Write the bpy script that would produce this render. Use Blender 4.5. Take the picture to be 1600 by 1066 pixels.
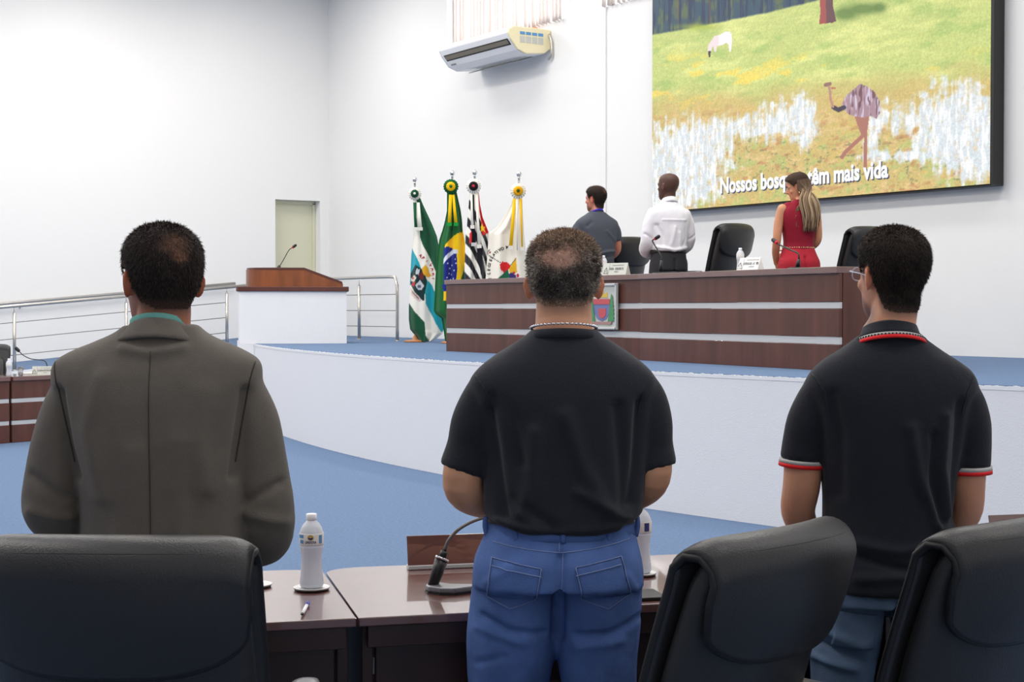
import bpy, bmesh, math, random
import numpy as np
from mathutils import Vector, Matrix
from mathutils.bvhtree import BVHTree
random.seed(7); rng = np.random.default_rng(7)
for o in list(bpy.data.objects): bpy.data.objects.remove(o)
SC = bpy.context.scene
COL = SC.collection
PI = math.pi

# ---------------------------------------------------------------- camera, light, exposure
# room axes: x runs along the back wall to the right, y towards the back wall, z up
EYE = 1.52; FOC = 2400.0; CS, CC = .5417, .8406; PITCH = math.atan(51/2400.0); YAW = math.atan2(CC, CS)
cam_d = bpy.data.cameras.new('camera'); cam = bpy.data.objects.new('camera', cam_d); COL.objects.link(cam)
cam.location = (0, 0, EYE); cam.rotation_euler = (PI/2 - PITCH, 0, YAW)
cam_d.sensor_width = 36; cam_d.lens = 36*FOC/1600; cam_d.clip_end = 200
SC.camera = cam
SC.view_settings.view_transform = 'Standard'; SC.view_settings.look = 'None'
SC.view_settings.gamma = 1; SC.view_settings.use_curve_mapping = False
SC.view_settings.exposure = 0.0
w = bpy.data.worlds.new('world'); SC.world = w; w.use_nodes = True
w.node_tree.nodes['Background'].inputs[0].default_value = (.93, .97, 1, 1)
w.node_tree.nodes['Background'].inputs[1].default_value = 4.0

def area(name, loc, sx, sy, power, color=(1, .945, .87)):
    l = bpy.data.lights.new(name, 'AREA'); l.shape = 'RECTANGLE'; l.size = sx; l.size_y = sy
    l.energy = power; l.color = color
    o = bpy.data.objects.new(name, l); COL.objects.link(o); o.location = loc
    return o
LP = .80
for lx in (-21.5, -16.5, -11.5, -6.5, -1.2):
    for ly, pw in ((-6, 50 if lx > -8 else 140), (-1.5, 110 if lx > -3 else 165), (3, 165), (7.2, 185), (10.0, 85)):
        area('ceiling_lamp', (lx, ly, 7.1), 2.4, .6, pw*LP*(.6 if lx > -3 else 1))

def ray(px, py):
    a = (px-800)/FOC; b = -(py-533)/FOC
    fw = math.cos(PITCH) + math.sin(PITCH)*b; up = -math.sin(PITCH) + math.cos(PITCH)*b
    return np.array([CS*a - CC*fw, CC*a + CS*fw, up])
def _at(r, t): return np.array([0, 0, EYE]) + r*t
def atY(px, py, y): r = ray(px, py); return _at(r, y/r[1])
def atX(px, py, x): r = ray(px, py); return _at(r, x/r[0])
def atZ(px, py, z): r = ray(px, py); return _at(r, (z-EYE)/r[2])
def atD(px, py, d): return _at(ray(px, py), d)
def camxy(X, D): return (CS*X - CC*D, CC*X + CS*D)      # metres right of / ahead of the camera -> room
def proj(x, y, z):
    X = CS*x + CC*y; D = -CC*x + CS*y; u = z-EYE
    fw = math.cos(PITCH)*D - math.sin(PITCH)*u; up = math.sin(PITCH)*D + math.cos(PITCH)*u
    return 800+FOC*X/fw, 533-FOC*up/fw

# ---------------------------------------------------------------- materials
def lin(c):
    c = np.array(c, float)/255
    return tuple(np.where(c <= .04045, c/12.92, ((c+.055)/1.055)**2.4))
def mat(name, rgb, rough=.6, metal=0, spec=.5, bump=0, bscale=200, var=0, vscale=8, stretch=(1, 1, 1), attr=None,
        emit=0, trans=0, alpha=1, coat=0, sheen=0, sss=0):
    m = bpy.data.materials.new(name); m.use_nodes = True
    nt = m.node_tree; b = nt.nodes['Principled BSDF']; L = nt.links.new
    c = lin(rgb)+(1,)
    b.inputs['Base Color'].default_value = c; b.inputs['Roughness'].default_value = rough
    b.inputs['Metallic'].default_value = metal; b.inputs['Specular IOR Level'].default_value = spec
    b.inputs['Transmission Weight'].default_value = trans; b.inputs['Alpha'].default_value = alpha
    b.inputs['Coat Weight'].default_value = coat; b.inputs['Sheen Weight'].default_value = sheen
    if sss:
        b.inputs['Subsurface Weight'].default_value = sss; b.inputs['Subsurface Radius'].default_value = (.012, .005, .003)
        b.inputs['Subsurface Scale'].default_value = .6
    src = None
    if attr:
        a = nt.nodes.new('ShaderNodeAttribute'); a.attribute_name = attr; src = a.outputs['Color']
    if var or bump:
        tc = nt.nodes.new('ShaderNodeTexCoord'); mp = nt.nodes.new('ShaderNodeMapping'); mp.inputs['Scale'].default_value = stretch
        L(tc.outputs['Object'], mp.inputs[0])
    if var:
        n = nt.nodes.new('ShaderNodeTexNoise'); n.inputs['Scale'].default_value = vscale; n.inputs['Detail'].default_value = 5
        L(mp.outputs[0], n.inputs['Vector'])
        mr = nt.nodes.new('ShaderNodeMapRange'); mr.inputs[1].default_value = .3; mr.inputs[2].default_value = .7
        mr.inputs[3].default_value = 1-var; mr.inputs[4].default_value = 1+var; L(n.outputs[0], mr.inputs[0])
        mx = nt.nodes.new('ShaderNodeMix'); mx.data_type = 'RGBA'; mx.blend_type = 'MULTIPLY'; mx.inputs[0].default_value = 1
        if src: L(src, mx.inputs[6])
        else: mx.inputs[6].default_value = c
        L(mr.outputs[0], mx.inputs[7]); src = mx.outputs[2]
    if src: L(src, b.inputs['Base Color'])
    if emit:
        b.inputs['Emission Strength'].default_value = emit
        if src: L(src, b.inputs['Emission Color'])
        else: b.inputs['Emission Color'].default_value = c
    if bump:
        n2 = nt.nodes.new('ShaderNodeTexNoise'); n2.inputs['Scale'].default_value = bscale; n2.inputs['Detail'].default_value = 3
        L(mp.outputs[0], n2.inputs['Vector'])
        bp = nt.nodes.new('ShaderNodeBump'); bp.inputs['Strength'].default_value = bump; bp.inputs['Distance'].default_value = .004
        L(n2.outputs[0], bp.inputs['Height']); L(bp.outputs[0], b.inputs['Normal'])
    return m
M = dict(
    wall=mat('wall_paint', (238, 238, 238), .85, bump=.15, bscale=60, spec=.2),
    wall2=mat('wall_paint_grained', (240, 240, 243), .85, bump=.5, bscale=120, spec=.2),
    door=mat('door_paint', (214, 214, 190), .6, spec=.3),
    carpet=mat('blue_carpet', (106, 127, 158), .97, bump=.8, bscale=350, var=.10, vscale=40, spec=.05),
    wood=mat('dark_wood', (92, 56, 46), .32, var=.22, vscale=9, stretch=(1, 1, .12), bump=.06, bscale=120, spec=.4),
    woodH=mat('dark_wood_top', (100, 56, 46), .30, var=.10, vscale=14, stretch=(1, 1, 1), spec=1.0, coat=1.0),
    woodD=mat('dark_wood_inner', (46, 22, 18), .4, var=.2, vscale=10, stretch=(1, 1, .15)),
    podw=mat('podium_wood', (136, 74, 36), .35, var=.22, vscale=10, stretch=(1, 1, .15), coat=.2),
    podt=mat('podium_wood_dark', (92, 50, 40), .35, var=.15, vscale=10),
    silver=mat('silver_strip', (205, 205, 205), .4, metal=.25),
    steel=mat('brushed_steel', (196, 192, 186), .3, metal=.9),
    wire=mat('rail_wire', (120, 115, 108), .4, metal=.6),
    chrome=mat('chrome', (225, 225, 225), .12, metal=1),
    leather=mat('black_leather', (36, 35, 36), .40, bump=.25, bscale=260, spec=.5),
    leather2=mat('black_leather_piping', (24, 24, 26), .5, spec=.4),
    plastic=mat('black_plastic', (22, 22, 23), .4),
    armpad=mat('grey_armrest', (120, 120, 124), .3, metal=.5),
    ac=mat('ac_white', (232, 234, 238), .45), acy=mat('ac_cream', (240, 230, 190), .5), acd=mat('ac_slot', (120, 112, 100), .5),
    black=mat('black_trim', (14, 14, 15), .4), grey=mat('grey_print', (120, 120, 118), .7), paper=mat('white_card', (240, 240, 238), .7),
    plate=mat('grey_plate', (196, 198, 190), .5), bluep=mat('blue_print', (90, 150, 200), .6), orange=mat('orange_plastic', (250, 140, 60), .5),
    blind=mat('blind_fabric', (235, 228, 226), .8), red=mat('red_plastic', (210, 30, 40), .4, emit=.25),
    bottle=mat('frosted_water', (236, 240, 250), .35, trans=.35, spec=.5), clear=mat('clear_plastic', (240, 245, 250), .08, trans=.9),
    cap=mat('white_cap', (245, 245, 250), .4), eye=mat('eye_white', (235, 230, 225), .2), iris=mat('iris', (45, 28, 18), .2),
    dark=mat('dark_print', (60, 60, 60), .7), navy=mat('navy_print', (40, 55, 120), .6), lip=mat('lip', (165, 80, 75), .5),
    basew=mat('flag_base_wood', (190, 130, 85), .5, var=.15))
def glass():
    m = bpy.data.materials.new('window_glass'); m.use_nodes = True; nt = m.node_tree
    nt.nodes.remove(nt.nodes['Principled BSDF'])
    t = nt.nodes.new('ShaderNodeBsdfTransparent'); g = nt.nodes.new('ShaderNodeBsdfGlossy'); g.inputs['Roughness'].default_value = .02
    x = nt.nodes.new('ShaderNodeMixShader'); x.inputs[0].default_value = .08
    nt.links.new(t.outputs[0], x.inputs[1]); nt.links.new(g.outputs[0], x.inputs[2]); nt.links.new(x.outputs[0], nt.nodes['Material Output'].inputs[0])
    return m
M['glass'] = glass()
def transl():
    m = bpy.data.materials.new('blind_fabric'); m.use_nodes = True; nt = m.node_tree; nt.nodes.remove(nt.nodes['Principled BSDF'])
    a = nt.nodes.new('ShaderNodeBsdfDiffuse'); b = nt.nodes.new('ShaderNodeBsdfTranslucent'); x = nt.nodes.new('ShaderNodeMixShader'); x.inputs[0].default_value = .4
    for q in (a, b): q.inputs[0].default_value = lin((240, 232, 228))+(1,)
    nt.links.new(a.outputs[0], x.inputs[1]); nt.links.new(b.outputs[0], x.inputs[2]); nt.links.new(x.outputs[0], nt.nodes['Material Output'].inputs[0])
    return m
M['blind'] = transl()

# ---------------------------------------------------------------- mesh helpers
class Geo:
    def __init__(s): s.v = []; s.f = []
    def add(s, v, f):
        k = len(s.v); s.v += [tuple(map(float, p)) for p in v]; s.f += [tuple(i+k for i in q) for q in f]; return s
def rings(g, R, cap=True):
    n = len(R[0]); v = [p for r in R for p in r]; f = []
    for i in range(len(R)-1):
        for j in range(n):
            a = i*n+j; b = i*n+(j+1) % n; f.append((a, b, b+n, a+n))
    if cap: f.append(tuple(range(n))[::-1]); f.append(tuple(range((len(R)-1)*n, len(R)*n)))
    g.add(v, f); return g
def cr(keys, m):
    """smooth interpolation of key rows (first column is the parameter)"""
    K = np.array(keys, float); t = K[:, 0]; T = np.linspace(t[0], t[-1], m)
    d = np.gradient(K, axis=0)/np.gradient(t)[:, None] if len(K) > 2 else np.zeros_like(K)+(K[-1]-K[0])/(t[-1]-t[0])
    out = []
    for x in T:
        i = int(np.clip(np.searchsorted(t, x)-1, 0, len(t)-2)) if t[-1] > t[0] else 0
        h = t[i+1]-t[i]; u = (x-t[i])/h
        out.append((2*u**3-3*u**2+1)*K[i]+(u**3-2*u**2+u)*h*d[i]+(-2*u**3+3*u**2)*K[i+1]+(u**3-u**2)*h*d[i+1])
    return np.array(out)
def ering(z, cx, cy, a, b, n=40, e=2.2):
    t = np.arange(n)*2*PI/n; c, s = np.cos(t), np.sin(t)
    return np.stack([cx+a*np.sign(c)*abs(c)**(2/e), cy+b*np.sign(s)*abs(s)**(2/e), np.full(n, z)], 1)
def body_loft(keys, m=40, n=40, e=2.2, g=None):
    g = g or Geo(); K = cr(keys, m) if keys[0][0] < keys[-1][0] else cr(keys[::-1], m)
    return rings(g, [ering(k[0], k[1], k[2], max(k[3], .004), max(k[4], .004), n, e) for k in K])
def tube(pts, rad, n=12, sub=6, g=None, cap=True, flat=None):
    """smooth tube through pts with radii (scalar or per point); flat=(axis vector, factor) squashes"""
    g = g or Geo(); P = np.array(pts, float)
    R = np.full(len(P), rad) if np.isscalar(rad) else np.array(rad, float)
    if sub > 1 and len(P) > 2:
        t = np.r_[0, np.cumsum(np.linalg.norm(np.diff(P, axis=0), axis=1))]
        K = cr(np.c_[t, P, R], (len(P)-1)*sub+1); P = K[:, 1:4]; R = K[:, 4]
    T = np.gradient(P, axis=0); T /= np.linalg.norm(T, axis=1)[:, None]+1e-12
    u = np.cross(T[0], [0, 0, 1]);
    if np.linalg.norm(u) < .05: u = np.cross(T[0], [0, 1, 0])
    u /= np.linalg.norm(u); out = []
    a = np.arange(n)*2*PI/n
    for p, t_, r in zip(P, T, R):
        u = u-t_*np.dot(u, t_); u /= np.linalg.norm(u); v = np.cross(t_, u)
        ring = r*(np.cos(a)[:, None]*u+np.sin(a)[:, None]*v)
        if flat is not None:
            ax = np.array(flat[0], float); ax /= np.linalg.norm(ax); ring = ring-np.outer(ring@ax, ax)*(1-flat[1])
        out.append(p+ring)
    return rings(g, out, cap)
def capsule(pts, rad, n=16, sub=6, g=None):
    """tube with rounded ends"""
    P = [np.array(p, float) for p in pts]; R = [rad]*len(P) if np.isscalar(rad) else list(rad)
    d0 = P[0]-P[1]; d0 /= np.linalg.norm(d0); d1 = P[-1]-P[-2]; d1 /= np.linalg.norm(d1)
    g = tube(P, R, n, sub, g); ball(g, P[0], R[0]); ball(g, P[-1], R[-1]); return g
def ball(g, c, r, n=14, m=9):
    r = (r, r, r) if np.isscalar(r) else r
    R = [[(c[0]+r[0]*math.sin(p)*math.cos(t), c[1]+r[1]*math.sin(p)*math.sin(t), c[2]-r[2]*math.cos(p)) for t in np.arange(n)*2*PI/n]
         for p in np.linspace(.12, PI-.12, m)]
    return rings(g, R)
def boxg(c, s, g=None, rz=0):
    g = g or Geo(); x, y, z = [q/2 for q in s]; ca, sa = math.cos(rz), math.sin(rz)
    v = [(c[0]+a*x*ca-b*y*sa, c[1]+a*x*sa+b*y*ca, c[2]+d*z) for a in (-1, 1) for b in (-1, 1) for d in (-1, 1)]
    return g.add(v, [(0, 1, 3, 2), (4, 6, 7, 5), (0, 4, 5, 1), (2, 3, 7, 6), (0, 2, 6, 4), (1, 5, 7, 3)])
def prism(poly, z0, z1, g=None):
    g = g or Geo(); n = len(poly)
    return g.add([(x, y, z0) for x, y in poly]+[(x, y, z1) for x, y in poly],
                 [tuple(range(n))[::-1], tuple(range(n, 2*n))]+[(i, (i+1) % n, (i+1) % n+n, i+n) for i in range(n)])
def lathe(prof, n=24, g=None, c=(0, 0, 0)):
    return rings(g or Geo(), [[(c[0]+r*math.cos(t), c[1]+r*math.sin(t), c[2]+z) for t in np.arange(n)*2*PI/n] for r, z in prof])
def xf(g, mtx):
    g.v = [tuple(mtx @ Vector(p)) for p in g.v]; return g
def link(name, me, m, parent=None, smooth=True, bevel=0, solid=0, **kw):
    o = bpy.data.objects.new(name, me); COL.objects.link(o)
    if m is not None and not me.materials: me.materials.append(m)
    if smooth:
        me.polygons.foreach_set('use_smooth', [True]*len(me.polygons))
    if parent is not None: o.parent = parent
    if solid:
        md = o.modifiers.new('solid', 'SOLIDIFY'); md.thickness = solid; md.offset = 0
    if bevel:
        md = o.modifiers.new('bevel', 'BEVEL'); md.width = bevel; md.segments = 2; md.limit_method = 'ANGLE'
    for k, v in kw.items(): o[k] = v
    return o
def fix(me):
    bm = bmesh.new(); bm.from_mesh(me); bmesh.ops.recalc_face_normals(bm, faces=bm.faces); bm.to_mesh(me); bm.free()
def mk(name, g, m, parent=None, smooth=False, bevel=0, solid=0, **kw):
    me = bpy.data.meshes.new(name); me.from_pydata(g.v, [], g.f); fix(me); me.update()
    return link(name, me, m, parent, smooth, bevel, solid, **kw)
def fuse(name, g, voxel, m, parent=None, it=6, **kw):
    """union of the closed shapes in g as one continuous skin"""
    me = bpy.data.meshes.new(name); me.from_pydata(g.v, [], g.f); fix(me)
    o = bpy.data.objects.new('tmp', me); COL.objects.link(o)
    md = o.modifiers.new('r', 'REMESH'); md.mode = 'VOXEL'; md.voxel_size = voxel
    s = o.modifiers.new('s', 'SMOOTH'); s.factor = .5; s.iterations = it
    dg = bpy.context.evaluated_depsgraph_get(); n = bpy.data.meshes.new_from_object(o.evaluated_get(dg)); n.name = name
    bpy.data.objects.remove(o); bpy.data.meshes.remove(me)
    return link(name, n, m, parent, True, **kw)
def empty(name, loc, rz=0, **kw):
    o = bpy.data.objects.new(name, None); COL.objects.link(o); o.location = loc; o.rotation_euler = (0, 0, rz); o.empty_display_size = .1
    for k, v in kw.items(): o[k] = v
    return o
def copy_tree(o, parent=None):
    c = o.copy(); COL.objects.link(c); c.parent = parent
    for ch in list(o.children): copy_tree(ch, c)
    return c
def verts_of(me):
    a = np.empty(len(me.vertices)*3); me.vertices.foreach_get('co', a); return a.reshape(-1, 3)
def norms_of(me):
    a = np.empty(len(me.vertices)*3); me.vertices.foreach_get('normal', a); return a.reshape(-1, 3)
def set_verts(me, v): me.vertices.foreach_set('co', np.ascontiguousarray(v).ravel()); me.update()
def set_col(me, c, name='Col'):
    c = np.clip(np.asarray(c, float)/255, 0, 1); c = np.where(c <= .04045, c/12.92, ((c+.055)/1.055)**2.4)
    at = me.color_attributes.new(name, 'FLOAT_COLOR', 'POINT')
    at.data.foreach_set('color', np.c_[c, np.ones(len(c))].ravel())
_tab = rng.random((64, 64, 64))
def noise3(p):
    p = np.asarray(p, float); i = np.floor(p).astype(int); f = p-i; f = f*f*(3-2*f); r = 0
    for dx in (0, 1):
        for dy in (0, 1):
            for dz in (0, 1):
                w_ = (f[:, 0] if dx else 1-f[:, 0])*(f[:, 1] if dy else 1-f[:, 1])*(f[:, 2] if dz else 1-f[:, 2])
                r = r+w_*_tab[(i[:, 0]+dx) % 64, (i[:, 1]+dy) % 64, (i[:, 2]+dz) % 64]
    return r
def fbm(p, o=4):
    p = np.asarray(p, float); r = 0; a = .5; t = 0
    for k in range(o): r = r+a*noise3(p*2**k+k*7.3); t += a; a *= .55
    return r/t
def sst(a, b, x): t = np.clip((x-a)/(b-a), 0, 1); return t*t*(3-2*t)
def inpoly(x, y, poly):
    r = np.zeros(len(x), bool); n = len(poly)
    for i in range(n):
        x1, y1 = poly[i]; x2, y2 = poly[(i+1) % n]
        c = (y1 > y) != (y2 > y); r ^= c & (x < (x2-x1)*(y-y1)/((y2-y1) if y2 != y1 else 1e-9)+x1)
    return r
def segd(x, y, pts):
    d = np.full(len(x), 1e9)
    for (x1, y1), (x2, y2) in zip(pts[:-1], pts[1:]):
        L2 = (x2-x1)**2+(y2-y1)**2+1e-12; t = np.clip(((x-x1)*(x2-x1)+(y-y1)*(y2-y1))/L2, 0, 1)
        d = np.minimum(d, np.hypot(x-x1-t*(x2-x1), y-y1-t*(y2-y1)))
    return d
def text(name, s, loc, rot, size, m, parent=None, width=None, ext=.0008, bold=0.0, world=None, align='LEFT', **kw):
    c = bpy.data.curves.new(name, 'FONT'); c.body = s; c.size = size; c.extrude = ext; c.offset = bold; c.align_x = align; c.resolution_u = 3
    o = bpy.data.objects.new('tmp', c); COL.objects.link(o); bpy.context.view_layer.update()
    me = bpy.data.meshes.new_from_object(o.evaluated_get(bpy.context.evaluated_depsgraph_get())); wd = o.dimensions[0]
    bpy.data.objects.remove(o)
    if width: 
        v = verts_of(me); v[:, 0] *= width/wd; set_verts(me, v)
    n = link(name, me, m, parent, False, **kw)
    if world is not None: n.matrix_local = world
    else: n.location = loc; n.rotation_euler = rot
    return n
ST = dict(kind='structure')
STAGE = 1.048

# ---------------------------------------------------------------- room
XL, XR, YB, YF, ZC = -24.6, 2.2, 12.0, -12.0, 7.3
mk('floor', boxg(((XL+XR)/2, 0, -.05), (XR-XL, YB-YF, .1)), M['carpet'], **ST)
mk('ceiling', boxg(((XL+XR)/2, 0, ZC+.1), (XR-XL+.6, YB-YF+.6, .2)), M['wall'], **ST)
def wall_grid(name, xs, zs, holes, fn, m):
    """wall of boxes leaving rectangular openings"""
    g = Geo()
    for i in range(len(xs)-1):
        for j in range(len(zs)-1):
            cx, cz = (xs[i]+xs[i+1])/2, (zs[j]+zs[j+1])/2
            if any(h[0] < cx < h[1] and h[2] < cz < h[3] for h in holes): continue
            c, s = fn(cx, cz, xs[i+1]-xs[i], zs[j+1]-zs[j]); boxg(c, s, g)
    return mk(name, g, m, **ST)
W1 = (-20.47, -17.21, 5.47, 6.95); W2 = (-16.37, -12.9, 5.47, 6.95)
wall_grid('wall_back', [XL, W1[0], W1[1], W2[0], W2[1], XR], [0, 5.47, 6.95, ZC], [W1, W2],
          lambda cx, cz, sx, sz: ((cx, YB+.15, cz), (sx, .3, sz)), M['wall'])
DO = (10.98, 11.83, STAGE, 3.41)
wall_grid('wall_left', [YF, DO[0], DO[1], YB+.3], [0, STAGE, DO[3], ZC], [DO],
          lambda cy, cz, sy, sz: ((XL-.15, cy, cz), (.3, sy, sz)), M['wall'])
mk('wall_right', boxg((XR+.15, 0, ZC/2), (.3, YB-YF+.6, ZC)), M['wall'], **ST)
mk('wall_front', boxg(((XL+XR)/2, YF-.15, ZC/2), (XR-XL, .3, ZC)), M['wall'], **ST)
p0, p1 = atY(941, 300, YB), atY(948, 300, YB)
mk('trim_1', boxg(((p0[0]+p1[0])/2, YB-.012, (STAGE+ZC)/2), (p1[0]-p0[0], .025, ZC-STAGE)), M['wall'], bevel=.004, **ST)
# door in the left wall
dr = mk('door_1', boxg((XL-.24, (DO[0]+DO[1])/2, (DO[2]+DO[3])/2), (.05, DO[1]-DO[0]-.004, DO[3]-DO[2])), M['door'], bevel=.004, **ST)
mk('door_frame', boxg((XL-.2, (DO[0]+DO[1])/2, DO[3]-.03), (.04, DO[1]-DO[0]-.01, .055), boxg((XL-.2, DO[1]-.03, 2.2), (.04, .05, DO[3]-DO[2]-.01))), M['door'], dr, bevel=.004)
hg = tube([(XL-.21, DO[0]+.07, 2.13), (XL-.15, DO[0]+.07, 2.13), (XL-.15, DO[0]+.17, 2.13)], .011, 10, 4)
boxg((XL-.21, DO[0]+.07, 2.1), (.01, .04, .16), hg)
mk('door_handle', hg, M['steel'], dr, True)
# windows with vertical blinds
def window(n, W, leftpane):
    x0, x1, z0, z1 = W; cx = (x0+x1)/2
    g = Geo()
    for x in (x0+.03, x1-.03, cx, x0+.27): boxg((x, YB+.14, (z0+z1)/2), (.05, .05, z1-z0-.002), g)
    for z in (z0+.028, z1-.03): boxg((cx, YB+.14, z), (x1-x0-.002, .05, .05), g)
    wn = mk('window_%d' % n, g, M['paper'], bevel=.004, **ST)
    mk('pane', boxg((cx, YB+.15, (z0+z1)/2), (x1-x0-.08, .006, z1-z0-.08)), M['glass'], wn)
    rail = mk('blind_rail', boxg((cx+.1, YB-.05, z1-.03), (x1-x0-.05, .06, .05)), M['paper'], wn, bevel=.004)
    k = 0; x = x0+(.33 if leftpane else .06); sl = None
    while x < x1-.02:
        a = math.radians(112+rng.uniform(-9, 9)); L = z1-z0-.04+rng.uniform(-.015, .015)
        if sl is None:
            g = Geo(); R = []
            for zz, wd in ((0, .05), (-L+.1, .05), (-L, .055)):
                R.append([(wd*math.cos(t)*.9, .004*math.sin(t)+.006*math.cos(t)**2, zz) for t in np.arange(10)*2*PI/10])
            sl = o = mk('blind_slat', rings(g, R), M['blind'], wn, True)
        else:
            o = sl.copy(); COL.objects.link(o)
        o.location = (x, YB-.05, z1-.06); o.rotation_euler = (rng.uniform(-.012, .012), rng.uniform(-.012, .012), a); x += .098
    return wn
window(1, W1, True); window(2, W2, False)

# ---------------------------------------------------------------- stage
AC, AR = (-11.6, 31.75), 24.7
arc = [(x, AC[1]-math.sqrt(AR**2-(x-AC[0])**2)) for x in np.linspace(-19.2, -4, 60)]
poly = arc+[(-4, YB-.001), (XL+.001, YB-.001), (XL+.001, 10.62), (-22.285, 10.62), (-22.285, 9.3), (-19.2, 9.3)]
mk('stage_wall', prism(poly, 0, STAGE-.02), M['wall2'], **ST)
mk('stage_floor', prism([(x, y+.012) for x, y in arc]+poly[60:], STAGE-.02, STAGE), M['carpet'], **ST)
ng = Geo()   # worn carpet edge over the white plaster lip
xs = np.linspace(-19.2, -4, 900); k = 0
lip = [(x, AC[1]-math.sqrt(AR**2-(x-AC[0])**2)) for x in xs]
for i in range(len(xs)-1):
    h = .006+.010*abs(math.sin(i*.91)*math.sin(i*.37))+rng.uniform(0, .005)
    (x0, y0), (x1, y1) = lip[i], lip[i+1]
    ng.add([(x0, y0-.003, STAGE-.03), (x1, y1-.003, STAGE-.03), (x1, y1-.003, STAGE-.012+h*.6), (x0, y0-.003, STAGE-.012+h*.6),
            (x0, y0+.02, STAGE-.03), (x1, y1+.02, STAGE-.03), (x1, y1+.02, STAGE-.012+h*.6), (x0, y0+.02, STAGE-.012+h*.6)],
           [(0, 1, 2, 3), (4, 7, 6, 5), (3, 2, 6, 7), (0, 3, 7, 4), (1, 5, 6, 2)])
mk('stage_lip', ng, M['wall2'], **ST)
# ramp along the left wall
g = Geo(); ry0 = -.9
g.add([(XL+.001, ry0, 0), (-22.35, ry0, 0), (-22.35, 10.619, 0), (XL+.001, 10.619, 0), (-22.35, 10.619, STAGE-.001), (XL+.001, 10.619, STAGE-.001)],
      [(0, 3, 2, 1), (0, 1, 4, 5), (1, 2, 4), (0, 5, 3), (2, 3, 5, 4)])
mk('ramp_floor', g, M['carpet'], **ST)
g = Geo(); g.add([(-22.35, ry0, 0), (-22.29, ry0, 0), (-22.29, 10.619, 0), (-22.35, 10.619, 0), (-22.29, 10.619, STAGE), (-22.35, 10.619, STAGE)],
      [(0, 3, 2, 1), (0, 1, 4, 5), (1, 2, 4), (0, 5, 3), (2, 3, 5, 4)])
mk('ramp_wall', g, M['wall2'], **ST)
rz = lambda y: max(0, min(STAGE, STAGE*(y-ry0)/(10.62-ry0)))
# baseboards: thin dark shadow gap strip is avoided, carpet meets plaster directly

# handrails
def railing(name, label, pts, posts, cables=True, group=None):
    """pts: top rail polyline; posts: list of (x,y,foot z,top z)"""
    t = empty(name, (posts[0][0], posts[0][1], posts[0][2]), label=label, category='handrail'); L = Vector(t.location)
    off = lambda q: tuple(Vector(q)-L)
    mk('handrail', tube([off(q) for q in pts], .024, 14, 1 if len(pts) < 3 else 6), M['steel'], t, True)
    for (x, y, z0, z1) in posts:
        pg = tube([off((x, y, z0)), off((x, y, z1-.10))], .024, 14, 1)
        tube([off((x, y, z1-.10)), off((x, y, z1-.085))], .019, 12, 1, pg)
        po = mk('post', pg, M['steel'], t, True)
        mk('post_pin', tube([off((x, y, z1-.09)), off((x, y, z1-.01))], .007, 8, 1), M['steel'], po, True)
        mk('foot_flange', tube([off((x, y, z0)), off((x, y, z0+.012))], .04, 16, 1), M['steel'], po, True)
    for k in (1, 2, 3):
        P = [off((x, y, z1-.235*k)) for (x, y, z0, z1) in posts]
        mk('cable', tube(P, .0055, 8, 1), M['wire'], t, True)
    return t
RX = -22.45; H = .93
ry = [0.9, 2.6, 4.3, 5.95, 7.6, 9.2]
posts = [(RX, y, rz(y), rz(y)+H) for y in ry]
railing('ramp_handrail', 'brushed steel handrail with three cables climbing beside the ramp at the left wall',
        [(RX, ry[0], rz(ry[0])+H), (RX, 10.5, rz(10.5)+H)], posts)
posts = [(-22.0, 10.62, STAGE, STAGE+H-.02), (-20.7, 10.6, STAGE, STAGE+H-.02)]
t = railing('stage_handrail', 'short steel handrail with rounded end post on stage between lectern and flags',
            [(-22.4, 10.6, STAGE+H), (-19.62, 10.6, STAGE+H), (-19.53, 10.6, STAGE+H-.03), (-19.5, 10.6, STAGE+H-.12), (-19.5, 10.6, STAGE)],
            posts+[(-19.5, 10.6, STAGE, STAGE+H-.02)])
w_t = empty('wall_handrail', (XL+.08, 0, 1), label='round steel handrail fixed to the left wall above the ramp', category='handrail')
mk('handrail', tube([(0, 0, rz(0)+.86-1+.075), (0, 10.2, rz(10.2)+.86-1+.075)], .024, 12, 1), M['steel'], w_t, True)
for y in (2.2, 4.5, 6.6, 8.8):
    z = rz(y)+.86-1+.075
    mk('bracket', tube([(-.08, y, z-.09), (-.03, y, z-.09), (0, y, z-.02)], .009, 8, 4), M['steel'], w_t, True)

# ---------------------------------------------------------------- air conditioner
t = empty('air_conditioner', (-18.55, 11.99, 5.0), label='white split air conditioner hung on back wall under window', category='air conditioner')
prof = [(0, .37), (0, .10), (-.10, .03), (-.40, .0), (-.54, .05), (-.66, .19), (-.70, .27), (-.69, .32), (-.60, .37)]
def ext(prof, x0, x1):
    g = Geo(); rings(g, [[(x0, y, z) for y, z in prof], [(x1, y, z) for y, z in prof]]); return g
mk('casing', ext(prof, -.92, .9), M['ac'], t, bevel=.012)
cheek = [(y*1.0, z) for y, z in prof]
mk('side_cover', ext([(y*.995-.003, z*.985+.003) for y, z in prof], .9, .935), M['acy'], t, bevel=.012)
mk('side_cover', ext(cheek, -.95, -.92), M['ac'], t, bevel=.012)
def onslope(f): return (-.54-.12*f, .05+.14*f)
a, b = onslope(.50), onslope(1.05)
ou = mk('air_outlet', ext([(a[0]-.004, a[1]), (b[0]-.004, b[1]), (b[0]+.02, b[1]), (a[0]+.02, a[1])], -.86, .86), M['black'], t)
a, b = onslope(.62), onslope(.95)
mk('louvre', ext([(a[0]-.014, a[1]-.004), (b[0]-.012, b[1]), (b[0]+.0, b[1]), (a[0]+.0, a[1])], -.84, .84), M['acd'], ou)
g = Geo()
for k in range(9): boxg((0, -.12-.03*k, .026-.0033*k*3), (1.3, .012, .008), g)
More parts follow.
